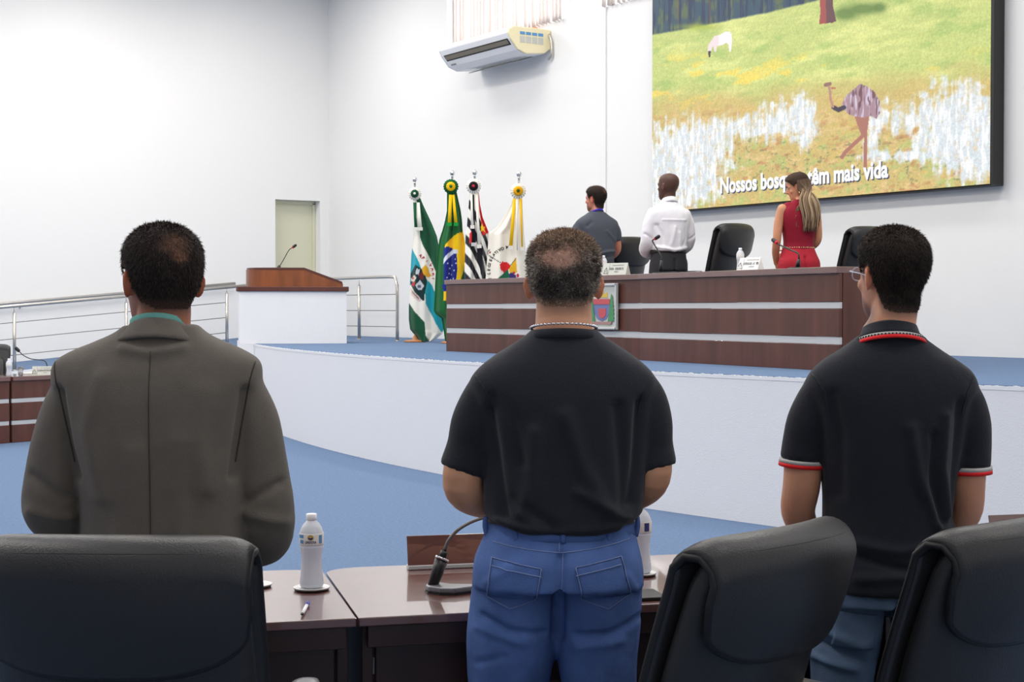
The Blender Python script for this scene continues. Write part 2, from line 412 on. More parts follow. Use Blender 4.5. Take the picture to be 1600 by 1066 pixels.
mk('intake_grille', g, M['grey'], t, kind='stuff')
g = Geo()
for k in range(4): boxg((.937, -.17-.1*(3-k)+.0, .28), (.004, .08, .04), g)
mk('energy_label_header', g, M['bluep'], t)
g = Geo()
for k in range(4): boxg((.9365, -.17-.1*(3-k), .195), (.003, .085, .09), g)
mk('energy_label', g, M['plate'], t)
mk('badge', boxg((-.75, -.565, .065), (.12, .01, .02)), M['grey'], t)
mk('drain_pipe', tube([(.93, -.03, .3), (.99, -.03, .2), (.99, -.03, 0), (.93, -.03, -.04)], .018, 8, 6), M['steel'], t, True)
mk('valve', boxg((.62, -.12, .40), (.2, .1, .05)), M['orange'], t, bevel=.01)

# ---------------------------------------------------------------- LED screen
YS = 11.85
sx0, sx1 = atY(1020, 331, YS)[0], atY(1548, 288, YS)[0]; sz0 = 2.715; sz1 = sz0+(sx1-sx0)*9/16
scr = empty('led_screen', ((sx0+sx1)/2, YS+.06, sz0), label='large black-framed video screen on the back wall showing a grassy wetland', category='screen')
L0 = np.array(scr.location)
mk('housing', boxg((0, .03, (sz1-sz0)/2), (sx1-sx0+.05, .14, sz1-sz0+.03)), M['black'], scr, bevel=.004)
mk('side_trim', boxg(((sx1-sx0)/2+.04, -.02, (sz1-sz0)/2), (.03, .15, sz1-sz0+.03)), M['black'], scr)
NX, NZ = 640, 400; PZ0, PZ1 = sz0, sz1
gx, gz = np.meshgrid(np.linspace(sx0, sx1, NX), np.linspace(PZ0, PZ1, NZ)); gx = gx.ravel(); gz = gz.ravel()
# picture coordinates of the flat print (pixels of the projected wetland still)
Xc = CS*gx+CC*YS; Dc = -CC*gx+CS*YS; u_ = gz-EYE
fw = math.cos(PITCH)*Dc-math.sin(PITCH)*u_; up = math.sin(PITCH)*Dc+math.cos(PITCH)*u_
ix = 800+FOC*Xc/fw; iy = 533-FOC*up/fw
U = (gx-sx0); V = (gz-sz0)
def nz(fx, fz, s=0, o=4): return fbm(np.c_[U*fx+s, V*fz+s*1.7, np.full(len(U), s*.31)], o)
def mixc(a, b, t): return a+(np.asarray(b, float)-a)*t[:, None]
skew = -.0855*(ix-1085)
yb = iy-skew*.6                       # height measured along the picture's own horizontals
C = np.tile(np.array([196., 208, 112]), (len(U), 1))
C = mixc(C, (222, 228, 130), sst(.45, .75, nz(2, 9, 3)))
C = mixc(C, (160, 190, 92), sst(.5, .75, nz(3, 10, 8))*.8)
C = mixc(C, (242, 218, 84), sst(.56, .68, nz(2.2, 8, 5))*sst(60, 120, iy))
n1 = nz(3, 6, 11); lowy = iy+40*(n1-.5)
C = mixc(C, (206, 172, 96), sst(135, 185, lowy+(ix-1020)*.09)*.85)
C = mixc(C, (226, 190, 120), sst(.5, .7, nz(9, 18, 13))*sst(140, 200, lowy))
C = mixc(C, (188, 122, 70), sst(.55, .72, nz(7, 20, 17))*sst(150, 210, lowy)*.7)
C = mixc(C, (180, 190, 100), sst(.52, .68, nz(8, 12, 19))*sst(190, 230, lowy)*.8)
def blob(cx, cy, rx, ry, k=1.): return np.exp(-(((ix-cx)/rx)**2+((iy-cy)/ry)**2)*k)
wat = blob(1075, 235, 75, 45)+blob(1230, 185, 45, 30)+blob(1500, 190, 75, 55)*1.3+blob(1040, 290, 60, 45)*1.2+blob(1380, 185, 30, 25)*.7+blob(1150, 200, 70, 20)*.6\
    + blob(1400, 245, 60, 8)*.9+blob(1525, 240, 50, 45)+blob(1365, 225, 14, 35)*.8+blob(1262, 190, 14, 45)*.8+blob(1110, 300, 25, 25)*.5
st = nz(22, 4.5, 23, 3)
wm = sst(.08, .30, wat)*sst(.22, .85, wat*.95+(st-.5)*1.1+(nz(10, 14, 61)-.5)*1.1+.02)
C = mixc(C, (214, 228, 244), wm*.9); C = mixc(C, (255, 255, 255), wm*sst(.42, .68, nz(34, 8, 29, 3))*.9); C = mixc(C, (226, 196, 150), wm*sst(.56, .72, nz(26, 12, 63, 3))*.6); C = mixc(C, (255, 255, 250), np.full(len(C), .13))*(1+.10*(noise3(np.c_[U*90, V*60, U*0])-.5)+.08*(noise3(np.c_[U*45, V*140, U*0+9])-.5))[:, None]
C = mixc(C, (110, 120, 90), sst(.6, .7, nz(16, 34, 31))*sst(200, 225, iy)*sst(330, 270, iy)*(1-wm)*.6)
# far forest
fy = np.interp(ix, [1015, 1060, 1110, 1200, 1290, 1400], [55, 48, 38, 20, -2, -30])+3*(nz(12, 4, 37)-.5)
fm = sst(2, -2, iy-fy)
Fo = mixc(np.tile(np.array([58., 84, 104]), (len(U), 1)), (96, 112, 84), sst(.45, .65, nz(7, 6, 41)))
Fo = mixc(Fo, (44, 62, 92), sst(.5, .6, nz(24, 2, 43, 3))); Fo = mixc(Fo, (128, 92, 70), sst(.66, .72, nz(20, 1.2, 47, 2))*.7)
C = C*(1-fm)[:, None]+Fo*fm[:, None]
C = mixc(C, (176, 190, 70), blob(1090, 42, 28, 5)*.8)
for (cx, cy, rx, ry_) in ((1322, 22, 18, 9), (1350, 14, 22, 8), (1375, 12, 10, 7)): C = mixc(C, (96, 128, 62), np.clip(blob(cx, cy, rx, ry_)*1.5, 0, 1)*.8)
tr = inpoly(ix, iy, [(1281, -40), (1303, -40), (1303, 10), (1308, 34), (1300, 36), (1281, 38), (1283, 20)])
C[tr] = np.where((ix[tr] < 1292)[:, None], (168, 82, 78), (108, 72, 78))
horse = inpoly(ix, iy, [(1107, 77), (1108, 71), (1111, 66), (1118, 56), (1126.8, 54), (1133.8, 50), (1140.8, 49), (1144.5, 54), (1145, 66), (1143.5, 81), (1141, 81),
                        (1139.5, 70), (1136.4, 67), (1128.5, 71), (1121.5, 72), (1120, 81), (1117.5, 81), (1116, 71), (1112.5, 78), (1111.5, 84), (1108, 84)])
C[horse] = (244, 226, 230); C[horse & (ix > 1124)] = (250, 244, 246)
C[inpoly(ix, iy, [(1107.5, 80), (1112, 80), (1111, 89), (1108.5, 90)])] = (70, 60, 66)
legs = (segd(ix, iy, [(1352, 182), (1354, 214), (1353, 262)]) < 2.6) | (segd(ix, iy, [(1345, 182), (1350, 212), (1338, 223), (1322, 238), (1317, 246)]) < 3) | inpoly(ix, iy, [(1335, 178), (1360, 178), (1357, 200), (1355, 216), (1348, 214), (1342, 198)])
C[legs] = (176, 118, 104)
bird = inpoly(ix, iy, [(1317, 162), (1324, 149), (1337, 138), (1345, 131), (1356, 135), (1367, 143), (1375, 156), (1377, 175), (1371, 186), (1360, 181), (1352, 184), (1337, 182), (1328, 179), (1320, 171)])
bc = mixc(np.tile(np.array([172., 138, 150]), (len(U), 1)), (214, 200, 220), sst(.45, .6, nz(30, 7, 53, 2))); bc = mixc(bc, (104, 66, 76), sst(.56, .66, nz(26, 8, 59, 2))*.8)
C[bird] = bc[bird]
C[(segd(ix, iy, [(1320, 168), (1311, 172), (1304, 168)]) < 3.6)] = (66, 58, 78)
C[(segd(ix, iy, [(1303, 167), (1299, 155), (1298, 142), (1296, 134)]) < 1.9)] = (190, 142, 126)
C[(segd(ix, iy, [(1291, 133), (1298, 131)]) < 2.8)] = (150, 110, 104); C[(segd(ix, iy, [(1301, 138), (1306, 138)]) < 1.5)] = (196, 110, 84)
v = np.c_[gx-L0[0], np.full(len(gx), YS-L0[1]-.012), gz-L0[2]]
idx = np.arange(NX*NZ).reshape(NZ, NX); F = np.stack([idx[:-1, :-1].ravel(), idx[:-1, 1:].ravel(), idx[1:, 1:].ravel(), idx[1:, :-1].ravel()], 1)
me = bpy.data.meshes.new('picture_surface'); me.vertices.add(len(v)); me.vertices.foreach_set('co', v.ravel())
me.loops.add(F.size); me.loops.foreach_set('vertex_index', F.ravel()); me.polygons.add(len(F))
me.polygons.foreach_set('loop_start', np.arange(0, F.size, 4)); me.polygons.foreach_set('loop_total', np.full(len(F), 4)); me.update(); me.validate()
set_col(me, C)
def emat(name, attr=None, rgb=(255, 255, 255), s=1.0):
    m = bpy.data.materials.new(name); m.use_nodes = True; nt = m.node_tree; b = nt.nodes['Principled BSDF']
    b.inputs['Base Color'].default_value = (.01, .01, .01, 1); b.inputs['Roughness'].default_value = .6
    b.inputs['Emission Strength'].default_value = s
    if attr:
        a = nt.nodes.new('ShaderNodeAttribute'); a.attribute_name = attr; nt.links.new(a.outputs['Color'], b.inputs['Emission Color'])
    else: b.inputs['Emission Color'].default_value = lin(rgb)+(1,)
    return m
link('picture_surface', me, emat('led_picture', 'Col', s=1.0), scr, False)
q0, q1 = atY(1125, 301.5, YS-.02), atY(1387, 276.5, YS-.02)
Rx = (PI/2, 0, 0)
zc = (q0[2]+q1[2])/2
for nm, dx, dz, dy, mm in (('caption_shadow', .014, -.014, .0, emat('caption_shadow', rgb=(70, 80, 110), s=.8)), ('caption', 0, 0, -.004, emat('caption_white', rgb=(255, 255, 255)))):
    text(nm, 'Nossos bosques têm mais vida', (q0[0]-L0[0]+dx, YS-.02-L0[1]+dy, zc-L0[2]+dz), Rx, .25, mm, scr, width=q1[0]-q0[0], bold=.008)

# ---------------------------------------------------------------- lectern
A, B_ = camxy(-3.665, 20.55), camxy(-2.22, 20.5)
pd = empty('lectern', (A[0], A[1], STAGE), YAW+.13, label='white lectern with a brown wooden sloped top at the left end of stage', category='lectern')
def roundbox(x0, x1, y0, y1, rl, bow, n=14):
    """plan outline: quarter-round left corners of radius rl, front bowed outwards"""
    P = [(x0+rl-rl*math.sin(t), y0+rl-rl*math.cos(t)) for t in np.linspace(PI/2, 0, n)]
    P += [(x, y0-bow*math.sin(PI*(x-x0-rl)/(x1-x0-rl))) for x in np.linspace(x0+rl, x1, 20)[1:]]
    P += [(x1, y1)]+[(x0+rl-rl*math.sin(t), y1-rl+rl*math.cos(t)) for t in np.linspace(0, PI/2, n)]
    return P
mk('base', prism(roundbox(.0, 1.445, 0, .85, .05, .05), 0, .70), M['wall2'], pd)
mk('ledge', prism(roundbox(-.03, 1.475, -.03, .88, .1, .05), .70, .765), M['podt'], pd, bevel=.008)
out = roundbox(.10, 1.39, .05, .80, .34, .03, 18)
def topz(x): return 1.02 if x < .88 else 1.02-(x-.88)*.37
g = Geo(); n = len(out)
g.add([(x, y, .765) for x, y in out]+[(x, y, topz(x)-.025) for x, y in out], [(i, (i+1) % n, (i+1) % n+n, i+n) for i in range(n)])
g.add([(x, y, topz(x)-.03) for x, y in out], []); 
mk('wooden_shell', g, M['podw'], pd, solid=.02)
xs_ = sorted({round(p[0], 4) for p in out}|{.88})
g = Geo(); T_ = []
up_ = sorted([p for p in out if p[1] > .42]); lo_ = sorted([p for p in out if p[1] <= .42])
ux = [p[0] for p in up_]; uy = [p[1] for p in up_]; lx = [p[0] for p in lo_]; ly = [p[1] for p in lo_]
R = []
for x in np.unique(np.r_[np.linspace(.1, .3, 14), np.linspace(.3, 1.39, 18), .88]):
    ya, yb_ = np.interp(x, lx, ly)-.014, np.interp(x, ux, uy)+.014; z = topz(x)
    R.append([(x, ya, z-.03), (x, yb_, z-.03), (x, yb_, z), (x, ya, z)])
mk('sloped_top', rings(g, R), M['podt'], pd)

def gooseneck(name, label, base, pts, r=.004, head=.012, red=True, body=None, group=None, hl=.045):
    """desk microphone; pts from the stem foot to the capsule, room coordinates relative to base"""
    kw = dict(label=label, category='microphone')
    if group: kw['group'] = group
    t = empty(name, base, **kw)
    mk('base', body if body is not None else tube([(0, 0, 0), (0, 0, .008), (0, 0, .03)], [.028, .024, .008], 16, 1), M['plastic'], t, True)
    mk('gooseneck', tube(pts, r, 10, 6), M['wire'] if r < .004 else M['plastic'], t, True)
    p, q = np.array(pts[-1], float), np.array(pts[-2], float); d = (p-q)/np.linalg.norm(p-q)
    if red: mk('light_ring', tube([p-d*.004, p+d*.012], head*.95, 14, 1), M['red'], t, True)
    mk('capsule', capsule([p+d*.014, p+d*hl], head, 14, 1), M['plastic'], t)
    return t
b0 = atD(436, 417.5, 20.4); p1 = atD(452, 390, 20.4)-b0; p2 = atD(457, 386.5, 20.4)-b0
gooseneck('lectern_microphone', 'thin gooseneck microphone with red ring rising from lectern top', tuple(b0+[0, 0, -.003]),
          [(0, 0, 0), tuple(p1*.5), tuple(p1), tuple(p2)], .0055, .018, hl=.05)

# ---------------------------------------------------------------- dais desk
def desk_front(name, label, x0, y0, x1, y1, depth, plaque=False, group=None, h=.785, base=STAGE, sides=(True, True), s1=(.47, .52), s2=(.20, .257)):
    """desk unit whose public front runs from (x0,y0) to (x1,y1); local x along it, y behind"""
    L_ = math.hypot(x1-x0, y1-y0); a = math.atan2(y1-y0, x1-x0)
    t = empty(name, (x0, y0, base), a, label=label, category='desk')
    if group: t['group'] = group
    for za, zb in ((0, s2[0]), (s2[1], s1[0]), (s1[1], h-.05)):
        mk('front_panel', boxg((L_/2, .014, (za+zb)/2), (L_-.002, .028, zb-za-.001)), M['wood'], t, bevel=.003)
    for za, zb in (s1, s2):
        mk('metal_strip', boxg((L_/2, .018, (za+zb)/2), (L_-.006, .024, zb-za-.002)), M['silver'], t, bevel=.002)
    mk('worktop', boxg((L_/2, depth/2-.012, h-.025), (L_, depth+.024, .05)), M['woodH'], t, bevel=.004)
    for k, x in enumerate((.016, L_-.016)):
        mk('side_panel', boxg((x, depth/2+.02, (h-.05)/2), (.03, depth-.03, h-.0505)), M['wood'], t, bevel=.002)
    return t
desk_front('panel_desk', 'long dark wood panel desk with two silver strips nearest the flags', -14.65, 8.575, -11.16, 8.60, .72)
desk_front('panel_desk', 'dark wood panel desk with two silver strips in front of the woman in red', -11.11, 8.545, -8.32, 8.27, .72)
# plaque with coat of arms
pc = atY(940, 479, 8.56)
pq = empty('coat_of_arms_plaque', (pc[0], 8.583, pc[2]), label='silver framed coat of arms plaque on the front of the panel desk', category='plaque')
W_, H_ = .46, .41
mk('plate', boxg((0, -.012, 0), (W_, .012, H_)), M['plate'], pq, bevel=.002)
g = Geo()
for s in (-1, 1):
    boxg((s*(W_/2), -.02, 0), (.022, .03, H_+.022), g); boxg((0, -.02, s*(H_/2)), (W_+.02, .03, .022), g)
mk('frame', g, M['silver'], pq, bevel=.004)
def flat(name, poly, y, m, parent, th=.003):
    n = len(poly); g = Geo().add([(x, y, z) for x, z in poly]+[(x, y-th, z) for x, z in poly],
        [tuple(range(n)), tuple(range(n, 2*n))[::-1]]+[(i, (i+1) % n, (i+1) % n+n, i+n) for i in range(n)])
    return mk(name, g, m, parent)
cM = {k: mat('crest_'+k, c, .6) for k, c in dict(red=(196, 84, 90), blue=(110, 120, 165), yellow=(214, 178, 70), green=(74, 140, 92), rose=(170, 130, 125)).items()}
sh = [(-.13, .06), (.13, .06), (.13, -.05), (.07, -.12), (0, -.14), (-.07, -.12), (-.13, -.05)]
flat('shield', sh, -.019, cM['blue'], pq)
flat('crest_band', [(-.13, .02), (.13, .02), (.13, .07), (-.13, .07)], -.0225, cM['red'], pq)
flat('crest_field', [(-.05, -.02), (.07, -.02), (.07, -.08), (.03, -.11), (-.02, -.11), (-.05, -.08)], -.0225, cM['red'], pq)
flat('crest_castle', [(-.09, .085), (-.09, .13), (-.06, .13), (-.06, .115), (-.03, .115), (-.03, .145), (.03, .145), (.03, .115), (.06, .115), (.06, .13), (.09, .13), (.09, .085)], -.019, cM['yellow'], pq)
for s in (-1, 1):
    pts = []
    for k in range(7):
        z = -.13+.035*k; wdt = .055*(1-k/8)
        pts += [(s*(.165+wdt), z), (s*(.165+wdt*.5), z+.02)]
    pl = [(s*.10, -.15)]+pts+[(s*.155, .12)]
    flat('crest_branch', pl, -.0245, cM['green'], pq)
flat('crest_ribbon', [(-.15, -.17), (.15, -.17), (.17, -.14), (.10, -.145), (-.10, -.145), (-.17, -.14)], -.027, cM['rose'], pq)

# ---------------------------------------------------------------- things on desks
def bottle_geo(h=.2):
    k = h/.2
    prof = [(.012, 0), (.030, .001), (.0325, .006), (.0325, .022), (.031, .028), (.029, .05), (.0275, .075), (.029, .095), (.0325, .108), (.0325, .112), (.0315, .114), (.0325, .117),
            (.0325, .148), (.0315, .152), (.028, .162), (.022, .172), (.015, .179), (.0125, .183)]
    return [(r*k, z*k) for r, z in prof]
def bottle(name, label, loc, h=.2, full=True, group=None, rz_=0, lab='front', saucer=None):
    kw = dict(label=label, category='bottle')
    if group: kw['group'] = group
    t = empty(name, loc, rz_, **kw); k = h/.2
    mk('body', lathe(bottle_geo(h), 28), M['bottle'], t, True)
    mk('cap', lathe([(.0135*k, .182*k), (.0145*k, .184*k), (.0145*k, .199*k), (.012*k, .2*k)], 20), M['cap'], t, True)
    lb = mk('label', lathe([(.0331*k, .117*k), (.0334*k, .118*k), (.0334*k, .147*k), (.0331*k, .148*k)], 28), M['paper'], t, True)
    if full:
        r = .0338*k
        def patch(nm, a0, a1, z0, z1, m, rr=r):
            g = Geo(); A_ = np.linspace(a0, a1, 6)
            g.add([(rr*math.sin(a), -rr*math.cos(a), z0*k) for a in A_]+[(rr*math.sin(a), -rr*math.cos(a), z1*k) for a in A_], [(i, i+1, i+7, i+6) for i in range(5)])
            return mk(nm, g, m, lb, True)
        if lab == 'front':
            patch('label_blue', -1.25, -.62, .136, .145, M['bluep']); patch('label_blue', -1.05, -.62, .121, .131, M['bluep'])
            patch('label_blue', .72, 1.05, .121, .144, M['bluep'])
            g = Geo(); A_ = np.arange(16)*2*PI/16
            g.add([(r*1.01*math.sin(.0+.26*math.cos(a)), -r*1.01*math.cos(.26*math.cos(a)), (.138+.0075*math.sin(a))*k) for a in A_], [tuple(range(16))])
            mk('label_emblem', g, cM['yellow'], lb)
            g = Geo(); A_ = np.linspace(PI, 2*PI, 9)
            g.add([(r*1.02*math.sin(.2*math.cos(a)), -r*1.02*math.cos(.2*math.cos(a)), (.138+.0058*math.sin(a))*k) for a in A_], [tuple(range(9))])
            mk('label_emblem_lower', g, M['navy'], lb)
            tx = text('lettering', 'LINDOYA', (0, 0, 0), (PI/2, 0, 0), .009*k, M['navy'], lb, width=.031*k, ext=.0001, bold=.0003)
            v = verts_of(tx.data); a = (v[:, 0]-.0155*k)/r; h_ = v[:, 1].copy()
            set_verts(tx.data, np.c_[r*1.015*np.sin(a), -r*1.015*np.cos(a), h_+.1225*k]); tx.rotation_euler = (0, 0, 0)
        else:
            patch('label_panel', -.75, -.15, .120, .138, M['grey']); patch('label_panel', .3, .8, .121, .145, M['navy'])
            patch('label_panel', -.9, -.2, .141, .145, cM['yellow'])
    return t
def saucer(name, label, loc, r=.052):
    t = empty(name, loc, label=label, category='coaster')
    mk('foot', lathe([(r*.5, 0), (r*.93, .001), (r*.95, .004), (r*.5, .0045)], 32), M['leather2'], t, True)
    mk('dish', lathe([(r*.5, .0045), (r*.96, .0045), (r*1.02, .0085), (r*.98, .0095), (r*.85, .007), (.01, .007)], 32), M['silver'], t, True)
    return t
def cup(name, label, loc, h=.075, r=.034, wave=0, group=None):
    kw = dict(label=label, category='cup')
    if group: kw['group'] = group
    prof = [(r*.7, 0), (r*.72, .003), (r*.86, h*.5), (r, h), (r*.97, h), (r*.83, h*.5), (r*.68, .006), (.004, .005)]
    o = mk(name, lathe(prof, 22), M['clear'], None, True, **kw); o.location = loc; return o
def nameplate(name, label, loc, rz_, wd=.26, h=.115, tone='plate', lean=.04, group=None):
    kw = dict(label=label, category='nameplate')
    if group: kw['group'] = group
    t = empty(name, loc, rz_, **kw)
    g = Geo(); g.add([(-wd/2, 0, 0), (wd/2, 0, 0), (wd/2, lean, h), (-wd/2, lean, h), (-wd/2, 2*lean, 0), (wd/2, 2*lean, 0)],
                     [(0, 1, 2, 3), (3, 2, 5, 4), (0, 4, 5, 1), (0, 3, 4), (1, 5, 2)])
    mk('card', g, M[tone], t, bevel=.0015)
    # lettering: illegible at this distance, drawn as strokes in the same three rows
    def rowz(z): return lean*z/h
    def word(nm, x0, x1, z0, z1, m, n):
        g = Geo(); x = x0
        while x < x1:
            ww = (x1-x0)/n*rng.uniform(.5, .85)
            if rng.random() > .12:
                for (xa, xb, za, zb) in ((x, x+ww*.3, z0, z1), (x+ww*.7, x+ww, z0, z1), (x, x+ww, z1-(z1-z0)*.2, z1)) if rng.random() > .4 else ((x, x+ww*.3, z0, z1), (x, x+ww, z0, z0+(z1-z0)*.2), (x, x+ww, (z0+z1)/2, (z0+z1)/2+(z1-z0)*.2)):
                    g.add([(xa, rowz(za)-.002, za), (xb, rowz(za)-.002, za), (xb, rowz(zb)-.002, zb), (xa, rowz(zb)-.002, zb)], [(0, 1, 2, 3)])
            x += (x1-x0)/n
        mk(nm, g, m, t)
    word('lettering', -.03, .10, h*.76, h*.84, M['grey'], 17)
    word('lettering', -.055, .118, h*.42, h*.62, M['dark'], 15)
    word('lettering', .01, .06, h*.22, h*.32, M['grey'], 6)
    word('lettering', -.118, -.07, h*.10, h*.22, M['dark'], 6)
    g = Geo(); xc = -.094
    for a_ in ((-.02, .3, .0, .62), (.0, .62, .02, .3), (-.012, .3, .012, .36)):
        g.add([(xc+a_[0]-.004, rowz(h*a_[1])-.002, h*a_[1]), (xc+a_[0]+.004, rowz(h*a_[1])-.002, h*a_[1]), (xc+a_[2]+.004, rowz(h*a_[3])-.002, h*a_[3]), (xc+a_[2]-.004, rowz(h*a_[3])-.002, h*a_[3])], [(0, 1, 2, 3)])
    mk('emblem', g, M['grey'], t)
    g = Geo(); xc = -.063; g.add([(xc, -.0015, .004), (xc+.003, -.0015, .004), (xc+.003, lean-.0015, h-.004), (xc, lean-.0015, h-.004)], [(0, 1, 2, 3)])
    mk('divider', g, M['grey'], t)
    return t
ZT = STAGE+.785
def onD(px, y, z=ZT): r = ray(px, 478); k = y/r[1]; return (r[0]*k, y, z)
bottle('water_bottle', 'small water bottle beside a cup at the left nameplate on panel desk', onD(943, 8.83), .2, False)
cup('plastic_cup', 'clear cup between bottle and black chair at the left nameplate', onD(955, 8.86), .10, .042)
nameplate('nameplate', 'grey nameplate in front of the man in grey shirt', onD(957.5, 8.62), .05+math.radians(12), .30, .115, 'plate')
bottle('water_bottle', 'small water bottle behind the white nameplate on panel desk', onD(1156.5, 8.70), .2, False)
cup('plastic_cup', 'clear cup behind the white nameplate near the woman in red', onD(1172.5, 8.72), .10, .042)
nameplate('nameplate', 'white nameplate in front of the empty black chair on the dais', onD(1167, 8.44), math.radians(4), .235, .105, 'paper')
bottle('water_bottle', 'small water bottle at the desk end below the yellow ribboned flag', onD(827.5, 8.85), .2, False)
fo = empty('folder', onD(1056, 8.62), math.radians(-4), label='thin dark folder lying on panel desk in front of white-shirted man', category='folder')
mk('cover', boxg((0, 0, .006), (.32, .22, .010)), M['leather2'], fo, bevel=.003)
def dmic(label, base, mids, tip, y):
    b = atY(base[0], base[1], y); b[2] = ZT
    P = [(0, 0, .01)]+[tuple(atY(px, py, y)-b) for px, py in mids]+[tuple(atY(tip[0], tip[1], y)-b)]
    g = Geo(); boxg((0, .0, .008), (.09, .12, .016), g); tube([(0, 0, .012), P[1]], [.022, .012], 12, 1, g)
    t = gooseneck('desk_microphone', label, tuple(b), P[1:], .0065, .017, body=g, hl=.05)
    return t
dmic('gooseneck microphone in front of the white-shirted man on the dais', (1032, 427), [(1034, 407), (1033, 400), (1021, 380), (1019.5, 376)], (1024, 373), 8.75)
dmic('gooseneck microphone in front of the woman in red', (1246, 423), [(1248.5, 405), (1247.5, 397), (1236, 391), (1217, 382)], (1213.8, 379.5), 8.6)

# ---------------------------------------------------------------- flags
def pcol(ix, iy, base, items):
    C = np.tile(np.array(base, float), (len(ix), 1))
    for kind, dat, c in items:
        k = inpoly(ix, iy, dat) if kind == 'p' else (((ix-dat[0])/dat[2])**2+((iy-dat[1])/dat[3])**2 < 1 if kind == 'e' else segd(ix, iy, dat[0]) < dat[1])
        C[k] = c
    return C
fabric = mat('flag_cloth', (255, 255, 255), .75, attr='Col', bump=.3, bscale=90, spec=.15, sheen=.2)
gold = None
def flag(label, D, unused, finial, ros, rcol, outline, base, items, tails, pleats, bow=None, tops=None):
    """pole: (px,py) finial centre; outline rows (py, left px, right px); everything becomes metres in the flag's own plane"""
    sc_ = D/FOC
    px0 = outline[-1][1]*.5+outline[-1][2]*.5; fx = finial[0]
    bx, by = camxy((fx-800)*sc_, D)
    t = empty('flag', (bx, by, STAGE), YAW, label=label, category='flag')
    X = lambda px: (px-fx)*sc_
    Z = lambda py: EYE-(py-482)*sc_-STAGE
    rows = np.linspace(outline[0][0], outline[-1][0], 150)
    xl = np.interp(rows, [r[0] for r in outline], [r[1] for r in outline]); xr = np.interp(rows, [r[0] for r in outline], [r[2] for r in outline])
    NA = 90; a = np.linspace(0, 1, NA)
    PX = xl[:, None]+(xr-xl)[:, None]*a; PY = np.repeat(rows[:, None], NA, 1)
    tt = (rows-rows[0])/(rows[-1]-rows[0])
    dep = sum(am*np.sin(2*PI*(fr*a[None, :]+ph)+sk*tt[:, None]) for fr, am, ph, sk in pleats)*(.25+.75*np.minimum(1, tt*3))[:, None]
    edge = (1-(2*a-1)**2)[None, :]
    Yv = -.05-.07*edge*np.minimum(1, tt*2)[:, None]+dep
    Zv = Z(PY.ravel()); v = np.c_[X(PX.ravel()), Yv.ravel(), np.maximum(Zv, .015)]
    idx = np.arange(150*NA).reshape(150, NA)
    F = np.stack([idx[1:, :-1].ravel(), idx[1:, 1:].ravel(), idx[:-1, 1:].ravel(), idx[:-1, :-1].ravel()], 1)
    me = bpy.data.meshes.new('cloth'); me.from_pydata(v.tolist(), [], F.tolist()); me.update()
    # the bottom corners hang lower than the rest: trim to the drawn hem
    set_col(me, pcol(PX.ravel(), PY.ravel(), base, items))
    cl = link('cloth', me, fabric, t, True, solid=.006)
    # pole, finial, stand
    top = Z(finial[1])
    mk('pole', tube([(0, 0, .03), (0, 0, top)], .014, 12, 1), M['chrome'], t, True)
    g = ball(Geo(), (0, 0, top), .036, 18, 12); tube([(0, 0, top-.06), (0, 0, top-.03)], .016, 12, 1, g)
    mk('finial', g, M['chrome'], t, True)
    mk('stand', lathe([(.01, 0), (.15, 0), (.155, .02), (.12, .03), (.04, .035), (.03, .08), (.018, .085)], 28), M['basew'], t, True)
    # rosette
    rx, rz2, rr = X(ros[0]), Z(ros[1]), ros[2]*sc_
    yy = -.16
    def petals(r0, r1, n, y, am):
        g = Geo(); m_ = n*4
        g.add([(rx+r0*math.cos(q), y-.01, rz2+r0*math.sin(q)) for q in np.arange(m_)*2*PI/m_]+
              [(rx+r1*(1+.05*math.cos(n*q))*math.cos(q), y+am*math.cos(n*q), rz2+r1*(1+.05*math.cos(n*q))*math.sin(q)) for q in np.arange(m_)*2*PI/m_],
              [(i, (i+1) % m_, (i+1) % m_+m_, i+m_) for i in range(m_)])
        return g
    def cm(nm, c): return mat(nm, c, .7, spec=.2)
    ro = mk('rosette', petals(rr*.1, rr, 18, yy, .012), cm('ribbon_outer', rcol[0]), t, True, solid=.003)
    mk('rosette_inner', petals(rr*.1, rr*.62, 14, yy-.025, .010), cm('ribbon_inner', rcol[1]), ro, True, solid=.003)
    mk('rosette_button', ball(Geo(), (rx, yy-.045, rz2), (rr*.2, .012, rr*.2)), cm('ribbon_button', rcol[2]), ro, True)
    # ribbon tails with fringed ends
    for (poly, c, end) in tails:
        n = len(poly)//2; L_ = poly[:n]; R_ = poly[n:][::-1]; R = []
        for q in range(n):
            xa, xb = X(L_[q][0]), X(R_[q][0]); z = Z(L_[q][1]); z2 = Z(R_[q][1]); y = -.155-.03*q/n
            R.append([(xa, y, z), ((xa+xb)/2, y-.008, (z+z2)/2), (xb, y, z2), (xb, y+.003, z2), ((xa+xb)/2, y-.005, (z+z2)/2), (xa, y+.003, z)])
        tl = mk('ribbon_tail', rings(Geo(), R), cm('ribbon', c), t, True)
        if end:
            xa, xb = X(L_[-1][0])-.008, X(R_[-1][0])+.008; z = Z(L_[-1][1])
            mk('ribbon_end', boxg(((xa+xb)/2, -.19, z), (xb-xa, .008, .045)), cm('ribbon_end', end), tl)
